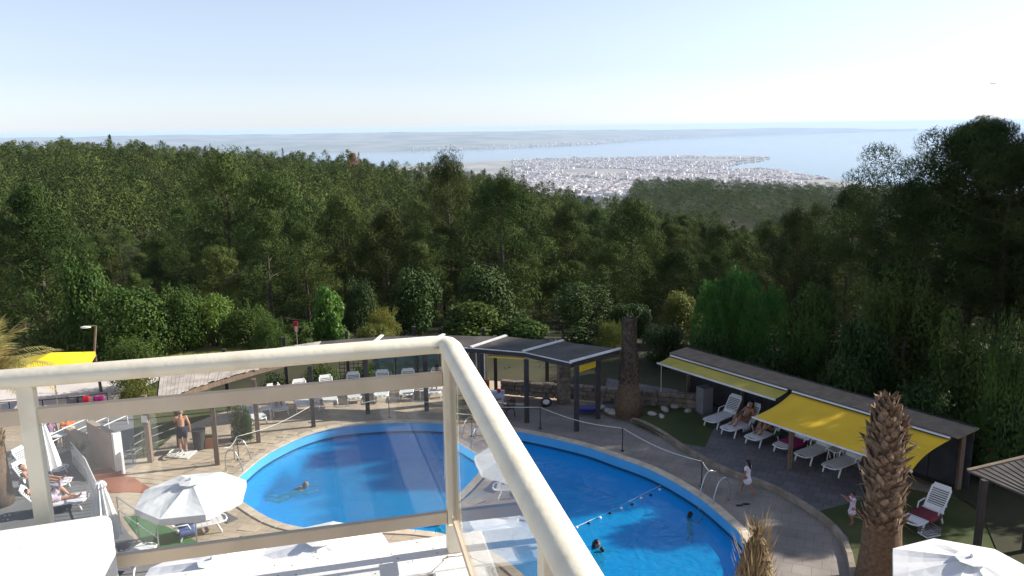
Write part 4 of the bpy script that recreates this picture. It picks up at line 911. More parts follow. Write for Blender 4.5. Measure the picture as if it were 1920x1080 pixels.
def person(lab, loc, rz, J, h=1.7, skin=SKIN, hair=HAIRM, longhair=False, cloth=None, top=None, skirt=None, vox=.015, sx=1.0, faceup=None):
    r = thing('person', lab, 'person', loc, rz); k = h / 1.7; J = mirror(J)
    up_ = (J['hea'] - J['nec']).normalized(); t = MB()
    c = lambda a, b, ra, rb: capsule(t, J[a] if isinstance(a, str) else a, J[b] if isinstance(b, str) else b, ra, rb)
    c('pel', 'spi', .125, .115); c('spi', 'che', .118, .14); c('che', 'nec', .13, .06); c('nec', 'hea', .052, .055)
    fwd = Vector((1, 0, 0)); fwd = (fwd - up_ * fwd.dot(up_)); fwd = fwd.normalized() if fwd.length > .2 else Vector((0, 0, 1))
    if faceup: fwd = Vector(faceup); fwd = (fwd - up_ * fwd.dot(up_)).normalized()
    side = up_.cross(fwd); H0 = J['hea']
    t.ball(H0 + up_ * .03, .095, 12, 9); t.ball(H0 - up_ * .035 + fwd * .02, .075, 10, 8); t.ball(H0 + fwd * .105 - up_ * .005, .018, 6, 5)
    t.ball(H0 - up_ * .1 + fwd * .055, .03, 6, 5)
    for s in (1, -1): t.ball(H0 + side * (s * .092), .022, 6, 5)
    for S_ in 'LR':
        sh_, el, wr = J['sh' + S_], J['el' + S_], J['wr' + S_]
        c('che', sh_, .11, .065); c(sh_, el, .06, .045); c(el, wr, .045, .03)
        d = (wr - el).normalized(); q = d.cross(Vector((0, 1, 0))) if abs(d.y) < .9 else d.cross(Vector((1, 0, 0))); q.normalize(); hn = wr + d * .06
        capsule(t, wr, hn, .03, .036)
        for i, l_ in enumerate((.07, .08, .075, .06)):
            o_ = hn + q * (.03 - .02 * i) + d * .01; bend = d.cross(q) * .02; capsule(t, o_, o_ + d * l_ * .55, .012, .011, 6); capsule(t, o_ + d * l_ * .55, o_ + d * l_ + bend, .011, .01, 6)
        capsule(t, wr + d * .03 + q * .028, wr + d * .075 + q * .065, .013, .011, 6)
        hp, kn, an, toe = J['hip' + S_], J['kn' + S_], J['an' + S_], J['toe' + S_]
        c('pel', hp, .11, .095); c(hp, kn, .088, .06); c(kn, kn.lerp(an, .35), .058, .055); c(kn.lerp(an, .35), an, .055, .036); c(an, toe, .038, .028)
    body = remeshed(t, 'body', skin, r, vox / k); body.scale = (k, k, k)
    hh = MB(); hh.ball(H0 + up_ * .045 - fwd * .018, .102, 12, 9); hh.ball(H0 - fwd * .05, .085, 10, 8)
    if longhair: capsule(hh, H0 - fwd * .07, J['che'] - fwd * .13, .085, .05)
    ho = remeshed(hh, 'hair', hair, r, .018 / k); ho.scale = (k, k, k)
    for s in (1, -1):
        e = MB().ball(H0 + fwd * .088 + side * (s * .033) + up_ * .02, .011, 6, 5).build('eye', BLACK, r); e.scale = (k, k, k)
    mo = MB().ball(H0 + fwd * .085 - up_ * .055, (.012, .02, .007), 6, 5).build('mouth', CLOTHRED, r); mo.scale = (k, k, k)
    if cloth:
        t = MB(); capsule(t, J['pel'], J['pel'].lerp(J['spi'], .45), .142, .135)
        for S_ in 'LR': capsule(t, J['pel'], J['hip' + S_], .125, .112); capsule(t, J['hip' + S_], J['hip' + S_].lerp(J['kn' + S_], .6), .108, .092)
        o = remeshed(t, 'shorts', cloth, r, .02 / k); o.scale = (k, k, k)
    if top:
        t = MB(); capsule(t, J['pel'], J['spi'], .14, .132); capsule(t, J['spi'], J['che'], .132, .152); capsule(t, J['che'], J['che'].lerp(J['nec'], .6), .142, .08)
        for S_ in 'LR': capsule(t, J['che'], J['sh' + S_], .12, .075); capsule(t, J['sh' + S_], J['sh' + S_].lerp(J['el' + S_], .4), .074, .062)
        if skirt:
            dn = (J['pel'] - J['spi']).normalized(); capsule(t, J['pel'], J['pel'] + dn * skirt, .14, .21)
        o = remeshed(t, 'dress' if skirt else 'shirt', top, r, .02 / k); o.scale = (k, k, k)
    return r
def P(base, **kw):
    J = dict(base)
    for k_ in list(J):
        if k_[0] == '2' and (k_[1:] + 'L' in kw or k_[1:] + 'R' in kw):
            v = J.pop(k_); J[k_[1:] + 'L'] = v; J[k_[1:] + 'R'] = (v[0], -v[1], v[2])
    J.update(kw); return J
g_ = G(345, 849); person('shirtless man in dark shorts standing at the shower with his back turned', (g_.x, g_.y, .0), 1.9, P(STAND, hea=(.14, 0, 1.55), nec=(.07, 0, 1.44), che=(.05, 0, 1.3), shL=(.05, .18, 1.39), shR=(.05, -.18, 1.39), elL=(.2, .24, 1.2), wrL=(.38, .18, 1.25), elR=(.02, -.27, 1.12), wrR=(.1, -.28, .86)), 1.72, SKIN, GREYHAIR, cloth=CLOTHNAVY)
g_ = G(1400, 929); person('girl with long black hair walking along the deck in a white dress', (g_.x, g_.y, .01), 2.3, P(STAND, knL=(.16, .1, .52), anL=(.22, .1, .12), toeL=(.38, .11, .06), knR=(-.06, -.1, .5), anR=(-.32, -.1, .16), toeR=(-.2, -.11, .06)), 1.22, SKIN2, longhair=True, top=CLOTHWHITE, skirt=.2)
g_ = G(1596, 984, TZ); person('small child in a pale patterned dress raising arms beside the palm trunk', (g_.x, g_.y, TZ), 3.0, P(STAND, elL=(.25, .2, 1.34), wrL=(.45, .15, 1.5), elR=(.22, -.22, 1.3), wrR=(.44, -.18, 1.42), knR=(.1, -.1, .5), anR=(-.12, -.1, .09), toeR=(.04, -.11, .03)), 1.05, SKIN2, top=CLOTHPINK, skirt=.22)
RECL = {'pel': (-.3, 0, .46), 'spi': (-.42, 0, .6), 'che': (-.53, 0, .75), 'nec': (-.62, 0, .88), 'hea': (-.63, 0, 1.02), '2sh': (-.56, .18, .83), '2el': (-.38, .28, .66), '2wr': (-.12, .25, .6), '2hip': (-.25, .09, .46), '2kn': (.15, .1, .72), '2an': (.42, .1, .41), '2toe': (.57, .11, .42)}
FLAT = {'pel': (-.15, 0, .47), 'spi': (-.33, 0, .52), 'che': (-.5, 0, .6), 'nec': (-.62, 0, .7), 'hea': (-.7, 0, .80), '2sh': (-.55, .18, .66), '2el': (-.35, .27, .55), '2wr': (-.1, .25, .48), '2hip': (-.1, .09, .46), '2kn': (.3, .1, .45), '2an': (.7, .1, .42), '2toe': (.78, .13, .52)}
def on(key, lab, J, **kw):
    c, rz = LOUNG[key]; return person(lab, (c.x, c.y, c.z), rz, J, **kw)
on('r2', 'woman with bent knees reclining on the second shelter row lounger', RECL, skin=SKIN2, longhair=True)
on('r3', 'person in a dark top bending forward on the third shelter row lounger', P(RECL, che=(-.25, 0, .82), nec=(-.1, 0, .9), hea=(.02, 0, .96), spi=(-.32, 0, .64), shL=(-.2, .18, .88), shR=(-.2, -.18, .88), elL=(.05, .22, .68), elR=(.05, -.22, .68), wrL=(.3, .15, .58), wrR=(.3, -.15, .58)), skin=SKIN2, top=CLOTHNAVY)
on('f2', 'person in an olive top sitting on the second far row lounger', P(RECL, che=(-.3, 0, .88), nec=(-.28, 0, 1.02), hea=(-.24, 0, 1.15), spi=(-.3, 0, .66), shL=(-.3, .18, .96), shR=(-.3, -.18, .96), elL=(-.1, .22, .78), elR=(-.1, -.22, .78), wrL=(.1, .12, .74), wrR=(.1, -.12, .74)), skin=SKIN2, top=CLOTHYEL)
on('f8', 'brown skinned sunbather sitting beside the railing corner post', RECL, skin=SKIN2, cloth=CLOTHNAVY)
on('l1', 'sunbather in dark trunks lying on the left terrace', FLAT, skin=SKIN, cloth=CLOTHBLUE)
on('l2', 'sunbather with one knee raised lying on the left terrace', P(FLAT, knL=(.2, .1, .74), anL=(.42, .1, .42), toeL=(.57, .11, .42)), skin=SKIN, cloth=CLOTHPINK)
on('l3', 'dark haired man reclining under the open white parasol', P(RECL, knL=(.3, .1, .56), anL=(.72, .1, .52), toeL=(.8, .12, .64), knR=(.25, -.1, .62), anR=(.62, -.1, .46), toeR=(.7, -.12, .58)), skin=SKIN, cloth=CLOTHBLUE)
SWIM = {'pel': (-.55, 0, -.2), 'spi': (-.35, 0, -.13), 'che': (-.15, 0, -.06), 'nec': (-.02, 0, .02), 'hea': (.06, 0, .13), '2sh': (-.1, .18, -.03), '2el': (.15, .3, -.05), '2wr': (.38, .22, -.02), '2hip': (-.6, .1, -.22), '2kn': (-.9, .2, -.3), '2an': (-1.2, .15, -.2), '2toe': (-1.32, .18, -.2)}
UPR = {'pel': (0, 0, -.45), 'spi': (0, 0, -.25), 'che': (.0, 0, -.07), 'nec': (.0, 0, .08), 'hea': (.02, 0, .21), '2sh': (0, .18, .0), '2el': (.15, .3, -.12), '2wr': (.36, .28, -.05), '2hip': (0, .09, -.46), '2kn': (.1, .1, -.8), '2an': (-.05, .1, -1.0), '2toe': (.08, .12, -1.04)}
def swimmer(x, y, lab, J, rz, **kw): g_ = G(x, y, WL); return person(lab, (g_.x, g_.y, WL - (.1 if J is UPR else .03)), rz, J, **kw)
swimmer(570, 915, 'grey haired swimmer doing breaststroke in the sunlit left pool', SWIM, .2, skin=SKIN, hair=GREYHAIR)
swimmer(1118, 1026, 'dark haired woman standing in the pool holding a child', UPR, -.6, skin=SKIN2, longhair=True, top=CLOTHNAVY)
swimmer(1129, 1034, 'child with dark hair held by the woman in the pool', UPR, 2.4, h=1.15, skin=SKIN, top=CLOTHNAVY)
swimmer(1294, 968, 'dark haired girl in the water beside the right pool ladder', UPR, .6, h=1.3, skin=SKIN2, longhair=True)
swimmer(822, 985, 'swimmer half hidden by the foot of the railing corner post', UPR, .6, skin=SKIN2)
# towels on loungers
def towel(key, m, lab, x0=-.3, x1=.5, hang=.18):
    c, rz = LOUNG[key]; t = MB(); n = 8
    for i in range(n + 1):
        x = x0 + (x1 - x0) * i / n
        for y, z in ((-.36, .37 - hang), (-.33, .37), (0, .362 + .008 * math.sin(i * 2)), (.33, .37), (.36, .37 - hang * .7)): t.v.append((x + .02 * math.sin(y * 9), y, z))
    t.f = [(i * 5 + j, (i + 1) * 5 + j, (i + 1) * 5 + j + 1, i * 5 + j + 1) for i in range(n) for j in range(4)]
    o = t.build('towel', m, smooth=True); o.location = c; o.rotation_euler = (0, 0, rz); o.modifiers.new('thick', 'SOLIDIFY').thickness = .012; tag(o, lab, 'towel')
towel('r4', CLOTHMAG, 'magenta towel draped over the fourth shelter row lounger'); towel('r2', CLOTHWHITE, 'white towel under the reclining woman', -.2, .3, .3); towel('r3', CLOTHGREEN, 'green towel on the third shelter row lounger', -.45, -.1)
towel('l1', CLOTHPINK, 'pale patterned towel under the sunbather in dark trunks', -.4, .9, .06); towel('l2', CLOTHWHITE, 'white patterned towel under the sunbather with a raised knee', -.4, .9, .06); towel('l3', CLOTHBLUE, 'striped dark towel under the man below the parasol', -.45, .0)
towel('r7', mat('dark_red_towel', (.16, .03, .04), rough=.95), 'dark red towel on the lounger behind the palm trunk', -.3, .4)
# ------------------------------------------------------------------ palms
def trunk_r(f, r0, r1, bulge=.0): return r0 + (r1 - r0) * f + bulge * math.sin(math.pi * min(1, f * 1.2))
def scale_mesh(l_, w_, name, m, parent):
    t = MB(); t.v = [(-w_ / 2, 0, 0), (w_ / 2, 0, 0), (w_ * .36, l_ * .30, l_ * .62), (0, l_ * .5, l_), (-w_ * .36, l_ * .30, l_ * .62), (0, .06, 0), (0, l_ * .42, l_ * .55)]
    t.f = [(0, 1, 5), (0, 5, 6, 4), (5, 1, 2, 6), (6, 2, 3), (4, 6, 3), (1, 0, 4, 3, 2)]; return t.build(name, m, parent)
pb = G(1648, 1096, TZ); ptop = atY(1667, 752, pb.y); hP = ptop.z - TZ
pl = thing('bare_palm', 'thick bare palm trunk covered in brown cut leaf bases on the right', 'palm', (pb.x, pb.y, TZ)); lean = (ptop.x - pb.x)
MB().tube([(lean * f, 0, hP * f) for f in (0, .1, .2, .35, .5, .7, .85, .95, 1)], [.62, .56, .50, .46, .44, .40, .36, .26, .12], 16).build('trunk', PALMFIB, pl, smooth=True)
s0 = None; rs = random.Random(9); NS = 290
for k in range(NS):
    f = .32 + .68 * (k / NS) ** .9; a = k * 2.39996; rr_ = .46 - .1 * (f - .32) / .68 if f < .88 else .36 - .22 * (f - .88) / .12
    if s0 is None: s0 = scale_mesh(.30, .20, 'leaf_base', PALMSCALE, pl); o = s0
    else: o = link_part('leaf_base', s0, pl)
    o.location = (lean * f + (rr_ - .03) * math.cos(a), (rr_ - .03) * math.sin(a), hP * f); sc__ = rs.uniform(.75, 1.15)
    o.scale = (sc__, sc__ * rs.uniform(.5, 1.6), sc__ * rs.uniform(.8, 1.15)); o.rotation_euler = (rs.uniform(-.45, .3), rs.uniform(-.3, .3), a - math.pi / 2 + rs.uniform(-.2, .2))
def fib_tuft(t, c, n, ln, spread, upb, w_, rs):
    for _ in range(n):
        a = rs.uniform(0, 6.28); d = Vector((math.cos(a) * spread, math.sin(a) * spread, upb + rs.uniform(-.3, .3))).normalized(); l_ = ln * rs.uniform(.5, 1.2); p = Vector(c) + d * .05; s = d.cross(Vector((rs.uniform(-1, 1), rs.uniform(-1, 1), .3))).normalized() * w_
        q = p + d * l_ * .5; e = p + d * l_ + Vector((d.x, d.y, -1)) * l_ * .25; o = len(t.v); t.v += [tuple(p - s), tuple(p + s), tuple(q + s * .8), tuple(q - s * .8), tuple(e)]; t.f += [(o, o + 1, o + 2, o + 3), (o + 3, o + 2, o + 4)]
t = MB(); fib_tuft(t, (lean, 0, hP - .06), 70, .34, .6, .9, .014, rs)
for k in range(60):
    f = rs.uniform(.3, .95); a = rs.uniform(0, 6.28); fib_tuft(t, (lean * f + .45 * math.cos(a), .45 * math.sin(a), hP * f), 2, .35, .9, -.1, .012, rs)
t.build('dry_fibres', STRAW, pl)['kind'] = 'stuff'
# dark palm trunk left of the shelter, shaggy
pb = G(1178, 776, TZ); pt = atY(1183, 600, pb.y); hh = pt.z - TZ; pm = thing('bare_palm', 'dark bare palm trunk with a swollen foot right of the pergola', 'palm', (pb.x, pb.y, TZ))
MB().tube([(0, 0, hh * f) for f in (0, .15, .35, .6, .85, 1)], [.62, .55, .40, .32, .27, .12], 14).build('trunk', PALMFIB, pm, smooth=True)
B2 = []; rs = random.Random(12); ss = None
for k in range(200):
    f = .3 + .7 * k / 200; a = k * 2.39996; rr_ = .42 - .14 * (f - .3) / .7
    if ss is None: ss = scale_mesh(.24, .2, 'leaf_base', mat('shaded_palm_leaf_base', (.05, .034, .024), (.11, .08, .06), scale=9, rough=.9, rnd=.35), pm); o = ss  # leaf base colour darkened to stand in for the shade on this trunk
    else: o = link_part('leaf_base', ss, pm)
    o.location = ((rr_ - .06) * math.cos(a), (rr_ - .06) * math.sin(a), hh * f); o.rotation_euler = (rs.uniform(0, .3), 0, a - math.pi / 2); s__ = rs.uniform(.7, 1.1); o.scale = (s__, s__, s__)
# near palm stub with straw fibres at the bottom edge
yb = 14.6; pt = atY(1420, 1004, yb); pn = thing('palm_stub', 'straw coloured palm stub with frayed fibres in front of the pool', 'palm', (pt.x, pt.y, 0)); hh = pt.z
MB().tube([(0, 0, hh * f) for f in (0, .3, .6, .8, .9, .97, 1.03)], [.34, .3, .27, .26, .22, .12, .03], 14).build('trunk', PALMFIB, pn, smooth=True)
t = MB(); rs = random.Random(4)
for k in range(700):
    f = 1 - rs.random() ** 1.5 * .35; a = rs.uniform(0, 6.28); rr_ = .27 if f < .85 else .27 - .2 * (f - .85) / .15; c = Vector((rr_ * math.cos(a), rr_ * math.sin(a), hh * f)); l_ = rs.uniform(.25, .7)
    dn = Vector((math.cos(a) * .25, math.sin(a) * .25, -1 if rs.random() < .8 else .7)).normalized(); s = Vector((-math.sin(a), math.cos(a), rs.uniform(-.3, .3))) * rs.uniform(.006, .018); m_ = c + Vector((math.cos(a), math.sin(a), .3)) * .07 + dn * l_ * .4; e = c + Vector((math.cos(a), math.sin(a), 0)) * .06 + dn * l_
    o = len(t.v); t.v += [tuple(c - s), tuple(c + s), tuple(m_ + s), tuple(m_ - s), tuple(e)]; t.f += [(o, o + 1, o + 2, o + 3), (o + 3, o + 2, o + 4)]
fib_tuft(t, (0, 0, hh), 26, .42, .35, 1.2, .013, rs); t.build('dry_fibres', STRAW, pn)['kind'] = 'stuff'
# fronded palm at the left edge
def frond(t, c, a, el, ln, nl, lw, droop, rs, ll=.5):
    pts = []; d = Vector((math.cos(a) * math.cos(el), math.sin(a) * math.cos(el), math.sin(el))); p = Vector(c)
    for k in range(nl): pts.append((p.copy(), d.copy())); p = p + d * (ln / nl); d = (d + Vector((0, 0, -droop / nl))).normalized()
    for k, (p, d) in enumerate(pts):
        f = k / nl; side = d.cross(Vector((0, 0, 1))).normalized(); l_ = ll * (.35 + math.sin(math.pi * min(1, f * .9 + .1)) * .75) * rs.uniform(.8, 1.2)
        for s in (1, -1):
            e = p + (side * s + d * .7 + Vector((0, 0, -.25 + rs.uniform(-.2, .2)))).normalized() * l_; wv = d * lw; o = len(t.v); t.v += [tuple(p - wv), tuple(p + wv), tuple(e)]; t.f.append((o, o + 1, o + 2))
        if k: o = len(t.v); q = pts[k - 1][0]; wv = side * .02; t.v += [tuple(q - wv), tuple(q + wv), tuple(p + wv), tuple(p - wv)]; t.f.append((o, o + 1, o + 2, o + 3))
pb = G(0, 945); ct = atY(2, 700, pb.y); pf = thing('palm_tree', 'palm with drooping golden dry fronds at the left edge', 'palm', (pb.x, pb.y, 0)); rs = random.Random(31)
MB().tube([(0, 0, ct.z * f) for f in (0, .3, .6, .85, 1, 1.06)], [.45, .4, .37, .38, .36, .15], 14).build('trunk', PALMFIB, pf, smooth=True)
sc0 = None
for k in range(170):
    f = .45 + .55 * k / 170; a = k * 2.39996
    if sc0 is None: sc0 = scale_mesh(.26, .2, 'leaf_base', PALMSCALE, pf); o = sc0
    else: o = link_part('leaf_base', sc0, pf)
    o.location = (.34 * math.cos(a), .34 * math.sin(a), ct.z * f); o.rotation_euler = (rs.uniform(0, .3), 0, a - math.pi / 2)
t = MB()
for k in range(60): frond(t, (.2, 0, ct.z), rs.uniform(0, 6.28), rs.uniform(.2, 1.45), rs.uniform(1.6, 2.5), 30, .022, rs.uniform(.7, 1.9), rs, .5)
t.build('crown', DRYLEAF, pf)
# fan palm in the dark corner
pb = G(1852, 905, TZ); fp = thing('fan_palm', 'low green fan palm in the shade beside the dark corner roof', 'palm', (pb.x, pb.y, TZ)); t = MB(); rs = random.Random(8)
MB().tube([(0, 0, 0), (0, 0, 1.3)], [.16, .12], 10).build('trunk', PALMFIB, fp)
for k in range(24):
    a, el = rs.uniform(0, 6.28), rs.uniform(.0, 1.3); d = Vector((math.cos(a) * math.cos(el), math.sin(a) * math.cos(el), math.sin(el))); c = Vector((0, 0, 1.3)) + d * .7; side = d.cross(Vector((0, 0, 1))).normalized(); u2 = side.cross(d)
    t.tube([(0, 0, 1.25), c], .012, 4)
    for q in range(18):
        th = -1.3 + 2.6 * q / 17; e = c + (d * math.cos(th) + side * math.sin(th)) * .6 + Vector((0, 0, -.1)); wv = (side * math.cos(th) - d * math.sin(th)) * .025; o = len(t.v); m_ = c.lerp(e, .5); t.v += [tuple(c), tuple(m_ + wv), tuple(e), tuple(m_ - wv)]; t.f.append((o, o + 1, o + 2, o + 3))
t.build('crown', LEAF, fp)
# ------------------------------------------------------------------ garden shrubs and trees
def bush_mesh(seed, nb, nl, ln, wd, shoots=0, wide=.5):
    """unit-height bush: leaves over a heap of lobes, base at z=0"""
    rs = np.random.default_rng(seed); C = []; 
    for i in range(nb):
        f = rs.uniform(.15, .82); a = rs.uniform(0, 6.28); rr_ = wide * (1.15 - f * .9) * math.sqrt(rs.uniform(0, 1)); C.append((rr_ * math.cos(a), rr_ * math.sin(a), f, rs.uniform(.13, .24)))
    out = []; per = nl // nb
    for cx, cy_, cz, cr in C:
        d = unit(rs.normal(size=(per, 3))); P_ = np.array([cx, cy_, cz]) + d * cr * (rs.uniform(.3, 1.05, (per, 1)) ** .45); P_[:, 2] = np.maximum(P_[:, 2], .02)
        N = unit(d + rs.normal(size=(per, 3)) * .55 + np.array([0, 0, .35])); out.append(leaves(P_, N, ln, wd))
    for i in range(shoots):
        a = rs.uniform(0, 6.28); b = np.array([math.cos(a) * wide * rs.uniform(.1, .8), math.sin(a) * wide * rs.uniform(.1, .8), .68]); tip = b + np.array([rs.uniform(-.12, .12), rs.uniform(-.12, .12), rs.uniform(.2, .4)]); m = 60
        f = rs.uniform(0, 1, (m, 1)); P_ = b + (tip - b) * f + rs.normal(size=(m, 3)) * .018; out.append(leaves(P_, unit(rs.normal(size=(m, 3)) + np.array([0, 0, .5])), ln, wd))
    return np.concatenate(out)
BV = [bush_mesh(1, 22, 9000, .042, .026), bush_mesh(2, 30, 11000, .034, .022, 8), bush_mesh(3, 16, 7000, .062, .040), bush_mesh(4, 34, 14000, .030, .017, 26), bush_mesh(5, 26, 10000, .04, .024, 4, .42)]
bushsrc = {}
def bush(px_, ytop, D, half, v, m, lab, name='shrub', cat='shrub', zb=None, rz=None):
    p = atD(px_, ytop, D); zb = ground(p.x, p.y) if zb is None else zb; h = max(.4, p.z - zb) / 1.02; wm = half / FPX * D * 1.0 / .62
    r = thing(name, lab, cat, (p.x, p.y, zb - .05), random.uniform(0, 6.28) if rz is None else rz); r.scale = (wm, wm, h)
    key = (v, m.name)
    if key not in bushsrc:
        tk = MB(); rs = random.Random(v)
        for k in range(5): a = k * 1.3; tk.tube([(0, 0, 0), (.08 * math.cos(a), .08 * math.sin(a), .3), (.3 * math.cos(a), .3 * math.sin(a), .7)], [.03, .02, .006], 5)
        bushsrc[key] = (tk.build('stem', BARK, r), npmesh('crown', BV[v], 4, m, r))
    else: link_part('stem', bushsrc[key][0], r); link_part('crown', bushsrc[key][1], r)
    return r
for a in (
    (150, 468, 50, 70, 4, LEAF, 'rounded green tree behind the lamp post at the left', 'broadleaf_tree', 'tree'),
    (240, 520, 47, 90, 0, LEAF, 'broad dark hedge bush behind the street lamp'),
    (335, 528, 47, 60, 1, LEAF, 'leafy hedge bush above the dry lawn on its left half'),
    (395, 540, 47, 60, 0, LEAFBRIGHT, 'brighter hedge bush above the middle of the dry lawn'),
    (462, 566, 46.5, 60, 1, LEAF, 'low hedge bush at the right end of the dry lawn'),
    (505, 590, 44, 50, 3, LEAF, 'small grey green shrub left of the red post'),
    (245, 628, 40, 62, 3, LEAF, 'loose shrub beside the lamp post above the handrail'),
    (255, 702, 37.5, 55, 3, LEAFYEL, 'sparse shrub seen between the handrail and the beige rail'),
    (560, 592, 45, 45, 0, LEAF, 'low shrub just right of the red post'),
    (615, 522, 46, 48, 2, LEAFBRIGHT, 'young bright green tree left of the middle', 'young_tree', 'tree'),
    (675, 515, 50, 48, 1, LEAFDARK, 'dark glossy shrub right of the young bright tree'),
    (715, 575, 44.5, 45, 3, LEAFYEL, 'yellow green bush climbing behind the handrail'),
    (700, 600, 43, 50, 0, LEAFYEL, 'low yellowish bush directly above the handrail'),
    (780, 488, 52, 72, 0, LEAFDARK, 'dark broadleaf shrub below the tall tufted pine', 'broadleaf_tree', 'tree'),
    (905, 480, 54, 85, 0, LEAFDARK, 'large dark broadleaf tree above the pergola left end', 'broadleaf_tree', 'tree'),
    (890, 552, 45, 88, 2, LEAF, 'big leaved fig tree rising behind the pergola roof', 'fig_tree', 'tree'),
    (985, 592, 43, 66, 2, LEAF, 'lower big leaved fig bush right behind the pergola roof'),
    (1095, 522, 46, 95, 1, LEAFDARK, 'round grey green weeping tree behind the pergola right end', 'weeping_tree', 'tree'),
    (1180, 558, 45, 60, 0, LEAFDARK, 'glossy shrub behind the top of the dark palm trunk'),
    (1150, 600, 41, 48, 3, LEAFYEL, 'yellow green shrub between pergola roof and palm trunk'),
    (1275, 535, 45, 62, 4, LEAFYEL, 'yellow tinged shrub left of the bright green thuja'),
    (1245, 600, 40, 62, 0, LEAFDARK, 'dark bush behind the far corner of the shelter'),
    (1530, 515, 40, 80, 4, LEAF, 'green tree right of the thuja behind the shelter', 'broadleaf_tree', 'tree'),
    (1510, 585, 37.5, 70, 3, LEAF, 'loose shrub directly behind the shelter roof board'),
    (1700, 505, 38, 118, 3, LEAF, 'tall shrub with upright leafy shoots behind the yellow awning', 'broadleaf_tree', 'tree'),
    (1620, 560, 36, 75, 0, LEAFDARK, 'dark shrub in front of the tall shrub with upright shoots'),
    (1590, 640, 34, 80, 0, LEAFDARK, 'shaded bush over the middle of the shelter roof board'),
    (1820, 580, 34, 95, 1, LEAF, 'olive green shrub below the great dark pine'),
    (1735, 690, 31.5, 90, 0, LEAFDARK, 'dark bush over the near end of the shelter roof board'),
    (1905, 600, 30, 60, 3, LEAF, 'shrub at the right edge below the great dark pine'),
    (1895, 700, 30, 90, 0, LEAFDARK, 'dark bush at the right edge above the fan palm'),
    (1440, 640, 36.5, 80, 0, LEAFDARK, 'dark shrub at the foot of the bright thuja'),
    (1340, 610, 37, 70, 1, LEAFDARK, 'dark shrub behind the half rolled awning'),
    (935, 690, 38.5, 50, 1, LEAF, 'leafy bush seen under the pergola roof left of its free post'),
    (1030, 690, 38.5, 55, 1, LEAF, 'leafy bush seen under the pergola roof near the stone pillar'),
    (1085, 712, 37.5, 50, 0, LEAFDARK, 'dark bush behind the right end posts of the pergola'),
    (600, 672, 37.5, 60, 1, LEAF, 'vine covered bush behind the far loungers left of the trellis'),
    (510, 690, 36.5, 50, 1, LEAFDARK, 'dark vine bush under the pergola roof at its bend'),
    (690, 668, 38.5, 60, 0, LEAF, 'green bush behind the trellis and teal screen'),
    (448, 745, 31.6, 35, 3, LEAFDARK, 'small shrub behind the leftmost far row lounger')):
    bush(*a)
# bright thuja with upright lobes
def plume_tree(px_, ytop, D, half, m, lab, nb=26, n=16000, ln=.16, wd=.05, name='thuja', zb=None):
    p = atD(px_, ytop, D); zb = ground(p.x, p.y) if zb is None else zb; h = p.z - zb; wm = half / FPX * D; rs = np.random.default_rng(77); out = []
    for i in range(nb):
        a = rs.uniform(0, 6.28); rr_ = wm * .85 * math.sqrt(rs.uniform(0, 1)); topz = h * (1 - .28 * (rr_ / wm) ** 2) * rs.uniform(.86, 1); bx, by = rr_ * math.cos(a), rr_ * math.sin(a); k = n // nb
        f = rs.uniform(0, 1, (k, 1)); rad = wm * .34 * (1 - f ** 2.2) ** .5; d = unit(rs.normal(size=(k, 3)) * np.array([1, 1, .25])); P_ = np.array([bx, by, 0]) + np.concatenate([np.zeros((k, 2)), f * topz], 1) + d * rad
        out.append(blades(P_, unit(d * .6 + np.array([0, 0, 1])), ln, wd))
    r = thing(name, lab, 'tree', (p.x, p.y, zb - .05)); MB().tube([(0, 0, 0), (0, 0, h * .6)], [.14, .05], 7).build('trunk', BARK, r); npmesh('crown', np.concatenate(out), 3, m, r); return r
plume_tree(1395, 490, 39.5, 84, THUJA, 'dense bright green thuja with a rounded top behind the shelter', ln=.2, wd=.07, n=22000)
# great dark pine on the right, and the tall trees beyond the frame that shade the pool
def great_pine(p, h, cr, lab, seed, m=PINEDARK, nl=30, per=420, ln=.30, wd=.04, base=.2, csize=.15, name='pine_tree', ex=1.9):
    tk, B = make_pine(name, h, cr, nl, per, ln, wd, seed, m, base=base, sub=3, csize=csize, trunk_r=.2, ex=ex); r = thing(name, lab, 'tree', (p[0], p[1], p[2])); tk.build('trunk', BARK, r); npmesh('crown', B, 3, m, r); return r
p = atD(1850, 252, 47); zb = ground(p.x, p.y) - .2; great_pine((p.x, p.y, zb), p.z - zb, 5.6, 'great dark pine rising above the horizon at the right edge', 91, base=.3, nl=40, ex=3.6, csize=.14, per=720, wd=.045)
p = atD(1905, 300, 43); zb = ground(p.x, p.y) - .2; great_pine((p.x, p.y, zb), p.z - zb, 4.0, 'second dark pine at the right edge before the great pine', 92, nl=24, per=360, ex=3)
p = atD(1730, 372, 52); zb = ground(p.x, p.y) - .2; great_pine((p.x, p.y, zb), p.z - zb, 3.6, 'dark pine low on the left flank of the great pine', 93, nl=24, per=300)
p = atD(55, 372, 54); zb = ground(p.x, p.y) - .2; great_pine((p.x, p.y, zb), p.z - zb, 4.4, 'large soft green pine at the far left above the dry palm', 94, m=PINE, nl=30, per=240, ln=.34, wd=.06, base=.08)
def qt(t_, q_): return (t_ * .97 - q_ * .245, t_ * .245 + q_ * .97)
for k, (t_, q_, h) in enumerate(((40.5, 31.4, 21.8), (39, 29.8, 21.2), (36.5, 26.8, 18.6), (34.5, 23.8, 15.8), (33, 21.0, 12.8), (31.8, 18.9, 10.6), (45.5, 30.2, 23.5), (44, 28.2, 22.5), (42, 25.2, 19.5))):
    x, y = qt(t_, q_); great_pine((x, y, -.2), h, 3.0, 'tall pine beyond the right edge shading the pool, %s' % ('farthest of the front row', 'second farthest of the front row', 'middle of the front row', 'fourth of the front row', 'fifth of the front row', 'sixth of the front row', 'farthest of the back row', 'middle of the back row', 'nearest of the back row')[k], 100 + k, nl=40, per=110, ln=.4, wd=.13, base=.1, csize=.2)
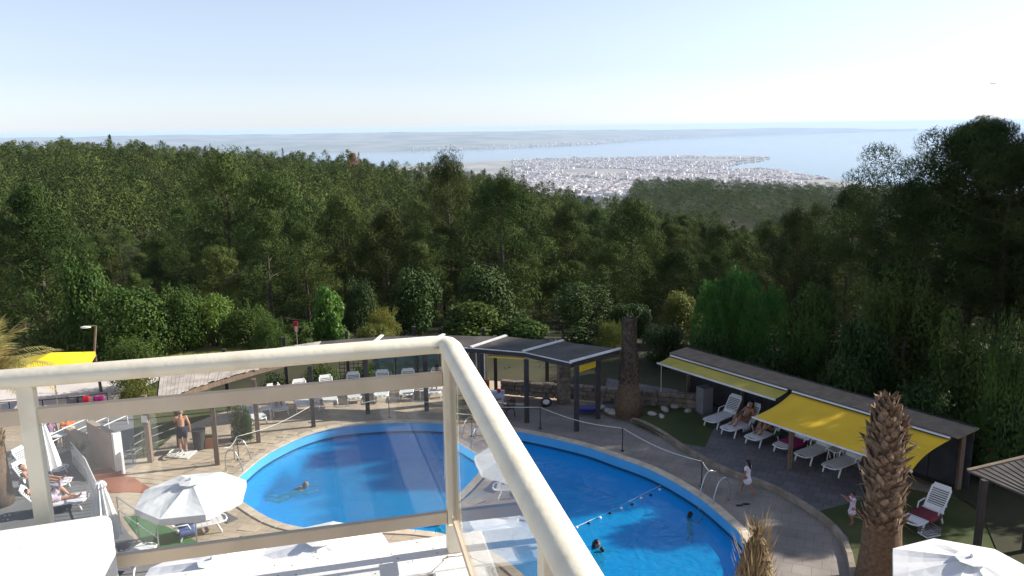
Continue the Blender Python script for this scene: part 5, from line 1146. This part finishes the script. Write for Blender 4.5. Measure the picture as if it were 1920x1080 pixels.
# stray pale branches
for x, y, D, lab in ((455, 510, 64, 'pale dead branch sticking out below the left pines'),):
    p = atD(x, y, D); o = MB().tube([(p.x - 1.4, p.y, p.z - .5), (p.x, p.y, p.z), (p.x + .9, p.y, p.z + .9), (p.x + 1.8, p.y, p.z + .8)], [.06, .05, .035, .015], 6).build('dead_branch', PALEBARK); tag(o, lab, 'branch')

# ------------------------------------------------------------------ left side structures
pw = thing('stair_parapet', 'beige stair parapet wall with a white front edge beside the landing', 'wall', (*G(205, 885)[:2], 0))
a, b = G(222, 889), G(176, 862); zt = 1.55
MB().beam((a.x, a.y, zt / 2), (b.x, b.y, zt / 2), .22, zt).build('wall', BEIGEWALL, pw, world=True); MB().box((a.x + .1, a.y - .03, zt / 2 + .02), (.16, .28, zt + .04), rz=math.atan2(b.y - a.y, b.x - a.x)).build('edge_post', WHITE_PAINT, pw, world=True)
c_ = G(140, 845); MB().beam((b.x, b.y, .45), (c_.x - .5, c_.y + .3, .45), .2, .9).build('wall', BEIGEWALL, pw, world=True)
MB().box((*G(200, 892)[:2], .09), (1.0, .5, .18), rz=.4).build('step', REDTILE, pw, world=True)
def railing(name, pts, lab, h, m, nb=2, gap=1.1, r=.02, ver=0, bm=None):
    P_ = [G(*q) for q in pts]; rl = thing(name, lab, 'railing', (P_[0].x, P_[0].y, 0))
    for a, b in zip(P_, P_[1:]):
        n = max(1, int((b - a).length / gap))
        for k in range(nb): z = h - k * (h * .9 / max(1, nb)); MB().tube([a + Vector((0, 0, z)), b + Vector((0, 0, z))], r, 6).build('bar', m, rl, world=True)
        for k in range(n + 1): p = a.lerp(b, k / n); MB().tube([p, p + Vector((0, 0, h))], r * 1.1, 6).build('post', m, rl, world=True)
        nv_ = int((b - a).length * ver)
        for k in range(nv_): p = a.lerp(b, (k + .5) / nv_); MB().box((p.x, p.y, h * .5), (.035, .035, h * .92)).build('picket', bm or m, rl, world=True)
    return rl
railing('handrail', [(250, 870), (270, 858), (345, 828)], 'grey steel handrail beside the ramp and the sign post', 1.0, ASPHALT, 3)
railing('picket_fence', [(138, 872), (165, 905), (196, 975), (222, 1010)], 'white picket fence between the left terrace and the pool steps', .9, WHITE_PAINT, 2, 1.5, ver=4)
railing('handrail', [(225, 985), (300, 1040)], 'thin grey handrail along the green turf strip', .95, STEEL, 2)
railing('terrace_fence', [(-40, 800), (85, 792), (150, 786), (205, 778)], 'thin dark railing with towels along the pale car court', 1.0, BLACK, 2, .9)
railing('terrace_fence', [(60, 880), (130, 845), (240, 795)], 'white railing descending along the grey ramp', .95, WHITE_PAINT, 3, .9)
for x, wd, m, lab in ((148, .75, CLOTHGREY, 'grey towel hung over the thin dark railing'), (166, .28, CLOTHRED, 'red towel hung over the thin dark railing'), (190, .42, CLOTHMAG, 'dark red cloth at the right end of the thin dark railing')):
    p = G(x, 785); t = MB(); n = 6
    for i in range(n + 1): u_ = -wd / 2 + wd * i / n; t.v += [(u_, -.05 - .01 * math.sin(i * 2), .45), (u_, -.03, 1.0), (u_, 0, 1.03), (u_, .03, 1.0), (u_, .05, .6)]
    t.f = [(i * 5 + j, (i + 1) * 5 + j, (i + 1) * 5 + j + 1, i * 5 + j + 1) for i in range(n) for j in range(4)]; o = t.build('towel', m, smooth=True); o.location = (p.x, p.y, .0); o.rotation_euler = (0, 0, .25); o.modifiers.new('thick', 'SOLIDIFY').thickness = .01; tag(o, lab, 'towel')
sg = G(283, 866); sp_ = thing('sign_post', 'dark wooden post with small white notices beside the ramp', 'post', (sg.x, sg.y, 0)); MB().box((sg.x, sg.y, 1.3), (.17, .17, 2.6)).build('post', BROWNWOOD, sp_, world=True)
for z, h_ in ((2.05, .22), (1.72, .26)): MB().box((sg.x - .02, sg.y - .1, z), (.22, .015, h_)).build('notice', WHITE_PAINT, sp_, world=True)
n2 = G(486, 828); o = MB().box((0, 0, 0), (.17, .012, .17)).build('notice', WHITE_PAINT, per_); o.location = Vector((n2.x, n2.y - .1, .62)) - Vector(per_.location)
shp = G(338, 838); sw = thing('shower_post', 'brown wooden shower post with a white tray at its foot', 'shower', (shp.x, shp.y, 0)); MB().box((shp.x, shp.y, 1.15), (.16, .16, 2.3)).build('post', BROWNWOOD, sw, world=True); MB().tube([(shp.x, shp.y - .08, 2.1), (shp.x + .05, shp.y - .3, 2.15), (shp.x + .06, shp.y - .4, 2.05)], .02).build('shower_arm', STEEL, sw, world=True)
MB().prism([tuple(G(*q)[:2]) for q in ((312, 858), (352, 862), (370, 846), (332, 842))], .012, .05).build('tray', WHITE_PAINT, sw, world=True)
hs_ = G(330, 856); o = thing('garden_hose', 'coiled pale hose lying in the shower tray', 'hose', (hs_.x, hs_.y, .05)); MB().tube([(.35 * math.cos(k * .5) * (1 - k * .012), .3 * math.sin(k * .5), .03 + .004 * k) for k in range(38)], .016, 6).build('coil', ROPE, o)
tbx = G(375, 842); o = thing('litter_bin', 'dark litter bin beside the shower', 'bin', (tbx.x, tbx.y, 0)); MB().tube([(0, 0, 0), (0, 0, .75), (0, 0, .8), (0, 0, .8)], [.2, .25, .27, .2], 14).build('body', DARKWALL, o)
tbx = G(393, 838); o = thing('planter', 'terracotta box planter by the pergola post', 'planter', (tbx.x, tbx.y, 0)); MB().box((0, 0, .22), (.5, .4, .44)).build('box', TERRACOTTA, o, bevel=.02); MB().box((0, 0, .445), (.42, .32, .02)).build('soil', FLOOR, o)
lp = G(190, 735); lm = thing('street_lamp', 'grey street lamp with a white head behind the handrail', 'street lamp', (lp.x, lp.y, 0)); tz = atY(180, 611, lp.y)
MB().tube([(lp.x, lp.y, 0), (lp.x - .1, lp.y, 2), (tz.x, tz.y, tz.z)], [.07, .06, .05], 8).build('pole', FASCIA, lm, world=True); MB().beam((tz.x, tz.y, tz.z), (tz.x - .35, tz.y - .1, tz.z + .02), .06, .05).build('arm', FASCIA, lm, world=True); MB().ball((tz.x - .42, tz.y - .12, tz.z - .03), (.26, .12, .06), 10, 6).build('lamp_head', WHITE_PLASTIC, lm, world=True)
rp_ = atD(554, 605, 44); o = thing('red_sign', 'small red and white sign post among the shrubs behind the handrail', 'sign', (rp_.x, rp_.y, 0)); MB().box((0, 0, rp_.z / 2), (.06, .06, rp_.z)).build('pole', FASCIA, o); MB().box((0, -.04, rp_.z - .2), (.24, .03, .55)).build('board', CLOTHRED, o)
MB().box((0.02, -.06, rp_.z - .35), (.14, .015, .3)).build('patch', WHITE_PAINT, o)
bx = G(165, 858); gr_ = thing('potted_grass', 'tuft of light green ornamental grass beside the stair parapet', 'plant', (*G(152, 872)[:2], 0)); t = MB(); fib_tuft(t, (0, 0, .3), 160, .8, .35, 1.0, .012, random.Random(6)); t.build('leaves', LEAFBRIGHT, gr_); MB().tube([(0, 0, 0), (0, 0, .35)], [.16, .22], 10).build('pot', TERRACOTTA, gr_)
# people sitting at the tables beyond the railing on the left
SIT = {'pel': (0, 0, .5), 'spi': (0, 0, .7), 'che': (.03, 0, .9), 'nec': (.04, 0, 1.05), 'hea': (.07, 0, 1.19), '2sh': (.03, .18, .98), '2el': (.12, .25, .72), '2wr': (.34, .18, .74), '2hip': (.02, .1, .5), '2kn': (.44, .12, .5), '2an': (.42, .12, .08), '2toe': (.56, .13, .03)}
for x, y, m, lab, rz in ((98, 842, CLOTHPURPLE, 'person in mauve sitting beyond the white railing on the left', -1), (132, 838, CLOTHORANGE, 'person in orange sitting beyond the white railing on the left', 2.2)):
    g_ = G(x, y); person(lab, (g_.x, g_.y, .0), rz, SIT, skin=SKIN2, top=m, cloth=CLOTHNAVY, vox=.022)
    o = thing('chair', lab.replace('person', 'white chair of the person').replace(' sitting', ''), 'chair', (g_.x, g_.y, 0), rz); MB().box((0, 0, .38), (.44, .44, .04)).build('seat', WHITE_PLASTIC, o); MB().box((-.24, 0, .66), (.04, .44, .5)).build('backrest', WHITE_PLASTIC, o)
    for sx in (-1, 1):
        for sy in (-1, 1): MB().tube([(sx * .19, sy * .19, .37), (sx * .22, sy * .22, 0)], .02, 6).build('leg', WHITE_PLASTIC, o)
tb = G(115, 846); o = thing('table', 'small white table between the two people on the left', 'table', (tb.x, tb.y, 0)); MB().tube([(0, 0, .7), (0, 0, .73)], .42, 18).build('table_top', WHITE_PLASTIC, o); MB().tube([(0, 0, 0), (0, 0, .03), (0, 0, .06), (0, 0, .7)], [.25, .25, .03, .03], 10).build('leg', WHITE_PLASTIC, o)

# ------------------------------------------------------------------ under the right end of the pergola
tb = G(928, 768); o = thing('table', 'small table with a pale cloth under the pergola', 'table', (tb.x, tb.y, 0)); MB().box((0, 0, .73), (.8, .8, .03)).build('table_top', WHITE_PLASTIC, o); MB().box((0, 0, .71), (.86, .86, .09)).build('cloth', mat('pale_blue_cloth', (.35, .42, .55), rough=.9), o, bevel=.02)
for sx in (-1, 1):
    for sy in (-1, 1): MB().tube([(sx * .33, sy * .33, .7), (sx * .35, sy * .35, 0)], .02, 6).build('leg', WHITE_PLASTIC, o)
p = G(936, 768); o = MB().ball((0, 0, 0), (.1, .08, .1), 10, 7).build('red_bag', CLOTHRED, smooth=True); o.location = (p.x, p.y, .86); tag(o, 'small red bag on the table under the pergola', 'bag')
def armchair(x, y, m, lab, rz):
    p = G(x, y); o = thing('armchair', lab, 'chair', (p.x, p.y, 0), rz); MB().box((0, 0, .42), (.48, .48, .04)).build('seat', m, o, bevel=.01)
    MB().tube([(-.22, -.24, .42), (-.3, -.24, .7), (-.32, -.14, .86), (-.33, 0, .9), (-.32, .14, .86), (-.3, .24, .7), (-.22, .24, .42)], .02, 6).build('back_frame', m, o)
    for k in range(5): y_ = -.16 + .08 * k; MB().beam((-.23, y_, .43), (-.32, y_, .86 - abs(y_) * .2), .03, .012, (0, 1, 0)).build('back_slat', m, o)
    for s in (-1, 1): MB().tube([(.2, s * .25, .44), (.2, s * .27, .64), (-.26, s * .27, .66)], .02, 6).build('armrest', m, o); MB().tube([(.2, s * .22, .42), (.24, s * .25, 0)], .022, 6).build('leg', m, o); MB().tube([(-.2, s * .22, .42), (-.25, s * .25, 0)], .022, 6).build('leg', m, o)
armchair(950, 782, mat('brown_plastic', (.06, .035, .03), rough=.45), 'brown plastic armchair under the pergola beside the pool deck', 2.4); armchair(928, 776, WHITE_PLASTIC, 'white plastic armchair at the table under the pergola', .6)
pz = G(1057, 755); o = thing('stone_pillar', 'square rough stone pillar behind the pergola right end', 'pillar', (pz.x, pz.y, 0)); s0 = None
for k in range(11):
    if s0 is None: s0 = MB().box((0, 0, 0), (.5, .5, .2)).build('stone', STONE, o, bevel=.02); q = s0
    else: q = link_part('stone', s0, o); q.modifiers.new('bevel', 'BEVEL').width = .02
    q.location = (random.uniform(-.015, .015), random.uniform(-.015, .015), .1 + .205 * k); q.rotation_euler = (0, 0, random.uniform(-.04, .04) + .2 + (k % 4) * math.pi / 2)
sw_ = thing('stone_wall', 'low rough stone wall behind the pergola and the dark palm', 'wall', (*G(1110, 760)[:2], 0)); s0 = None; a, b = G(940, 742), G(1300, 770); rs = random.Random(1); 
for row in range(3):
    x_ = 0
    L_ = (b - a).length
    while x_ < L_:
        l_ = rs.uniform(.35, .7); p = a.lerp(b, min(1, (x_ + l_ / 2) / L_))
        if s0 is None: s0 = MB().box((0, 0, 0), (1, .35, .2)).build('stone', STONE, sw_, bevel=.03); q = s0
        else: q = link_part('stone', s0, sw_); q.modifiers.new('bevel', 'BEVEL').width = .03
        q.location = Vector((p.x, p.y + rs.uniform(-.04, .04), .1 + .21 * row + TZ)) - Vector(sw_.location); q.scale = (l_ - .02, rs.uniform(.85, 1.15), 1); q.rotation_euler = (0, rs.uniform(-.03, .03), math.atan2(b.y - a.y, b.x - a.x) + rs.uniform(-.06, .06)); x_ += l_
# white rocks by the dark palm
for k, (x, y, s) in enumerate(((1212, 752, .35), (1228, 758, .28), (1140, 772, .22), (1152, 776, .3), (1128, 766, .2), (1246, 770, .25), (1265, 764, .22), (1290, 772, .2), (1240, 782, .18), (1222, 778, .2))):
    p = G(x, y, TZ); t = MB().ball((0, 0, 0), (s, s * .7, s * .5), 8, 6); rs = random.Random(k); t.v = [(v[0] * rs.uniform(.8, 1.15), v[1] * rs.uniform(.8, 1.15), v[2] * rs.uniform(.8, 1.15)) for v in t.v]; o = t.build('rock', PALESTONE); o.location = (p.x, p.y, TZ + s * .25); o.rotation_euler = (0, 0, k); tag(o, 'pale rock lying around the foot of the dark palm trunk', 'rock', 'pale rocks round the palm')
pk = G(1024, 762); o = thing('bag', 'black and white bag at the foot of a pergola post', 'bag', (pk.x, pk.y, 0)); MB().ball((0, 0, .2), (.26, .2, .22), 10, 7).build('body', DARKWALL, o, smooth=True); MB().ball((0, -.1, .24), (.17, .12, .13), 10, 7).build('pocket', CLOTHWHITE, o, smooth=True)
bb = G(1102, 776); o = MB().box((0, 0, 0), (.9, .5, .16)).build('blue_crate', mat('deep_blue_plastic', (.015, .02, .16), rough=.5), bevel=.02); o.location = (bb.x, bb.y, TZ + .1); tag(o, 'deep blue low box between the last two pergola posts', 'box')
tv_ = thing('garden_barbecue', 'brown brick barbecue with white doors behind the handrail corner', 'barbecue', (*G(895, 752)[:2], 0)); MB().box((0, 0, .5), (1.1, .6, 1.0)).build('body', mat('red_brown_brick', (.2, .07, .04), (.13, .05, .03), scale=8, rough=.9), tv_, bevel=.02)
for s in (-1, 0, 1): MB().box((s * .34, 0, 1.75), (.06, .1, 1.5)).build('upright', WHITE_PAINT, tv_)
MB().box((0, .1, 1.75), (.95, .05, 1.5)).build('panel', FASCIA, tv_)
# stuff under the shelter: box by the post, crate under the lone lounger
bx = G(1320, 772, TZ); o = thing('cabinet', 'grey metal cabinet standing in the dark far end of the shelter', 'cabinet', (bx.x, bx.y, TZ), -1.2); MB().box((0, 0, .55), (.5, .5, 1.1)).build('body', ASPHALT, o, bevel=.01); MB().box((-.255, 0, .55), (.015, .44, 1.0)).build('door', FASCIA, o)
bx = G(1742, 1002, TZ); o = thing('plastic_crate', 'pale plastic crate under the lone lounger on the grass', 'crate', (bx.x, bx.y, TZ), .3); MB().box((0, 0, .02), (.5, .36, .03)).build('base', WHITE_PLASTIC, o)
for s in (-1, 1):
    for z in (.08, .15, .22): MB().box((0, s * .18, z), (.5, .015, .035)).build('slat', CLOTHGREY, o); MB().box((s * .25, 0, z), (.015, .36, .035)).build('slat', CLOTHGREY, o)
# corner roof at the right edge
cr_ = G(1815, 884, 2.5); c2_ = G(1925, 858, 2.75); c3_ = G(2050, 960, 2.75); c4_ = G(1960, 945, 2.5)
kr = thing('garden_hut', 'dark tiled hut roof at the right edge under the trees', 'hut', (c4_.x + .6, c4_.y + .6, TZ))
q = [cr_, c4_ + (c4_ - cr_) * .8, c3_ + (c3_ - c2_) * .5, c2_]; nn = 9
for i in range(nn):
    a, b = q[0].lerp(q[3], i / nn), q[1].lerp(q[2], i / nn); a2, b2 = q[0].lerp(q[3], (i + 1.1) / nn), q[1].lerp(q[2], (i + 1.1) / nn); t = MB(); up2 = Vector((0, 0, .012)); t.v = [tuple(x) for x in (a + up2 * 2, b + up2 * 2, b2 + up2 * .6, a2 + up2 * .6)] + [tuple(x - Vector((0, 0, .03))) for x in (a, b, b2, a2)]; t.f = [(0, 1, 2, 3), (7, 6, 5, 4), (0, 4, 5, 1), (1, 5, 6, 2), (2, 6, 7, 3), (3, 7, 4, 0)]; t.build('roof_plank', TARP, kr, world=True)
MB().beam(q[0] + Vector((0, 0, .03)), q[3] + Vector((0, 0, .03)), .12, .06).build('edge_board', FASCIA, kr, world=True)
for p in (q[0].lerp(q[2], .12), q[1].lerp(q[3], .2), q[3].lerp(q[1], .12)): MB().box((p.x, p.y, 1.3), (.15, .15, 2.4)).build('post', DARKWOOD, kr, world=True)
rc_ = G(1925, 1075, TZ); o = thing('red_cloth', 'dark red patterned cloth hanging at the right edge', 'cloth', (rc_.x, rc_.y, TZ)); t = MB()
for i in range(7): u_ = i / 6; t.v += [(u_ * .8, .05 * math.sin(i * 1.7), .3), (u_ * .8, .04 * math.sin(i * 1.7), 1.4)]
t.f = [(2 * i, 2 * i + 2, 2 * i + 3, 2 * i + 1) for i in range(6)]; t.build('sheet', mat('red_pattern_cloth', (.35, .02, .03), (.5, .35, .33), scale=30, rough=.9, thr=(.55, .7)), o); MB().tube([(-.02, 0, 0), (-.02, 0, 1.45)], .02, 6).build('pole', BLACK, o); MB().tube([(-.02, 0, 1.42), (.85, 0, 1.42)], .015, 6).build('bar', BLACK, o)
# airliner crossing above the gulf
ap = atD(1863, 157, 4600); o = thing('airplane', 'small airliner flying above the gulf at the upper right', 'airplane', ap, .25); AL = mat('aircraft_grey', (.3, .3, .33), rough=.5)
MB().tube([(-18, 0, .8), (-14, 0, .4), (-8, 0, 0), (13, 0, 0), (16.5, 0, -.3), (18, 0, -.5)], [.4, 1.2, 2, 2, 1.3, .2], 10).build('fuselage', AL, o)
for s in (-1, 1):
    t = MB(); t.v = [(4, s * 1.8, -1), (-2, s * 1.8, -1), (-7, s * 17, .6), (-4.5, s * 17, .6), (4, s * 1.8, -.5), (-2, s * 1.8, -.5), (-7, s * 17, .8), (-4.5, s * 17, .8)]; t.f = [(0, 1, 2, 3), (7, 6, 5, 4), (0, 4, 5, 1), (1, 5, 6, 2), (2, 6, 7, 3), (3, 7, 4, 0)]; t.build('wing', AL, o); MB().tube([(3, s * 6, -2.2), (-1.5, s * 6, -2)], 1.1, 8).build('engine', AL, o)
t = MB(); t.v = [(-13, 0, 1.5), (-17.5, 0, 1.5), (-20, 0, 8), (-17.5, 0, 8), (-13, .3, 1.5), (-17.5, .3, 1.5), (-20, .3, 8), (-17.5, .3, 8)]; t.f = [(0, 1, 2, 3), (7, 6, 5, 4), (0, 4, 5, 1), (1, 5, 6, 2), (2, 6, 7, 3), (3, 7, 4, 0)]; t.build('tail_fin', AL, o)
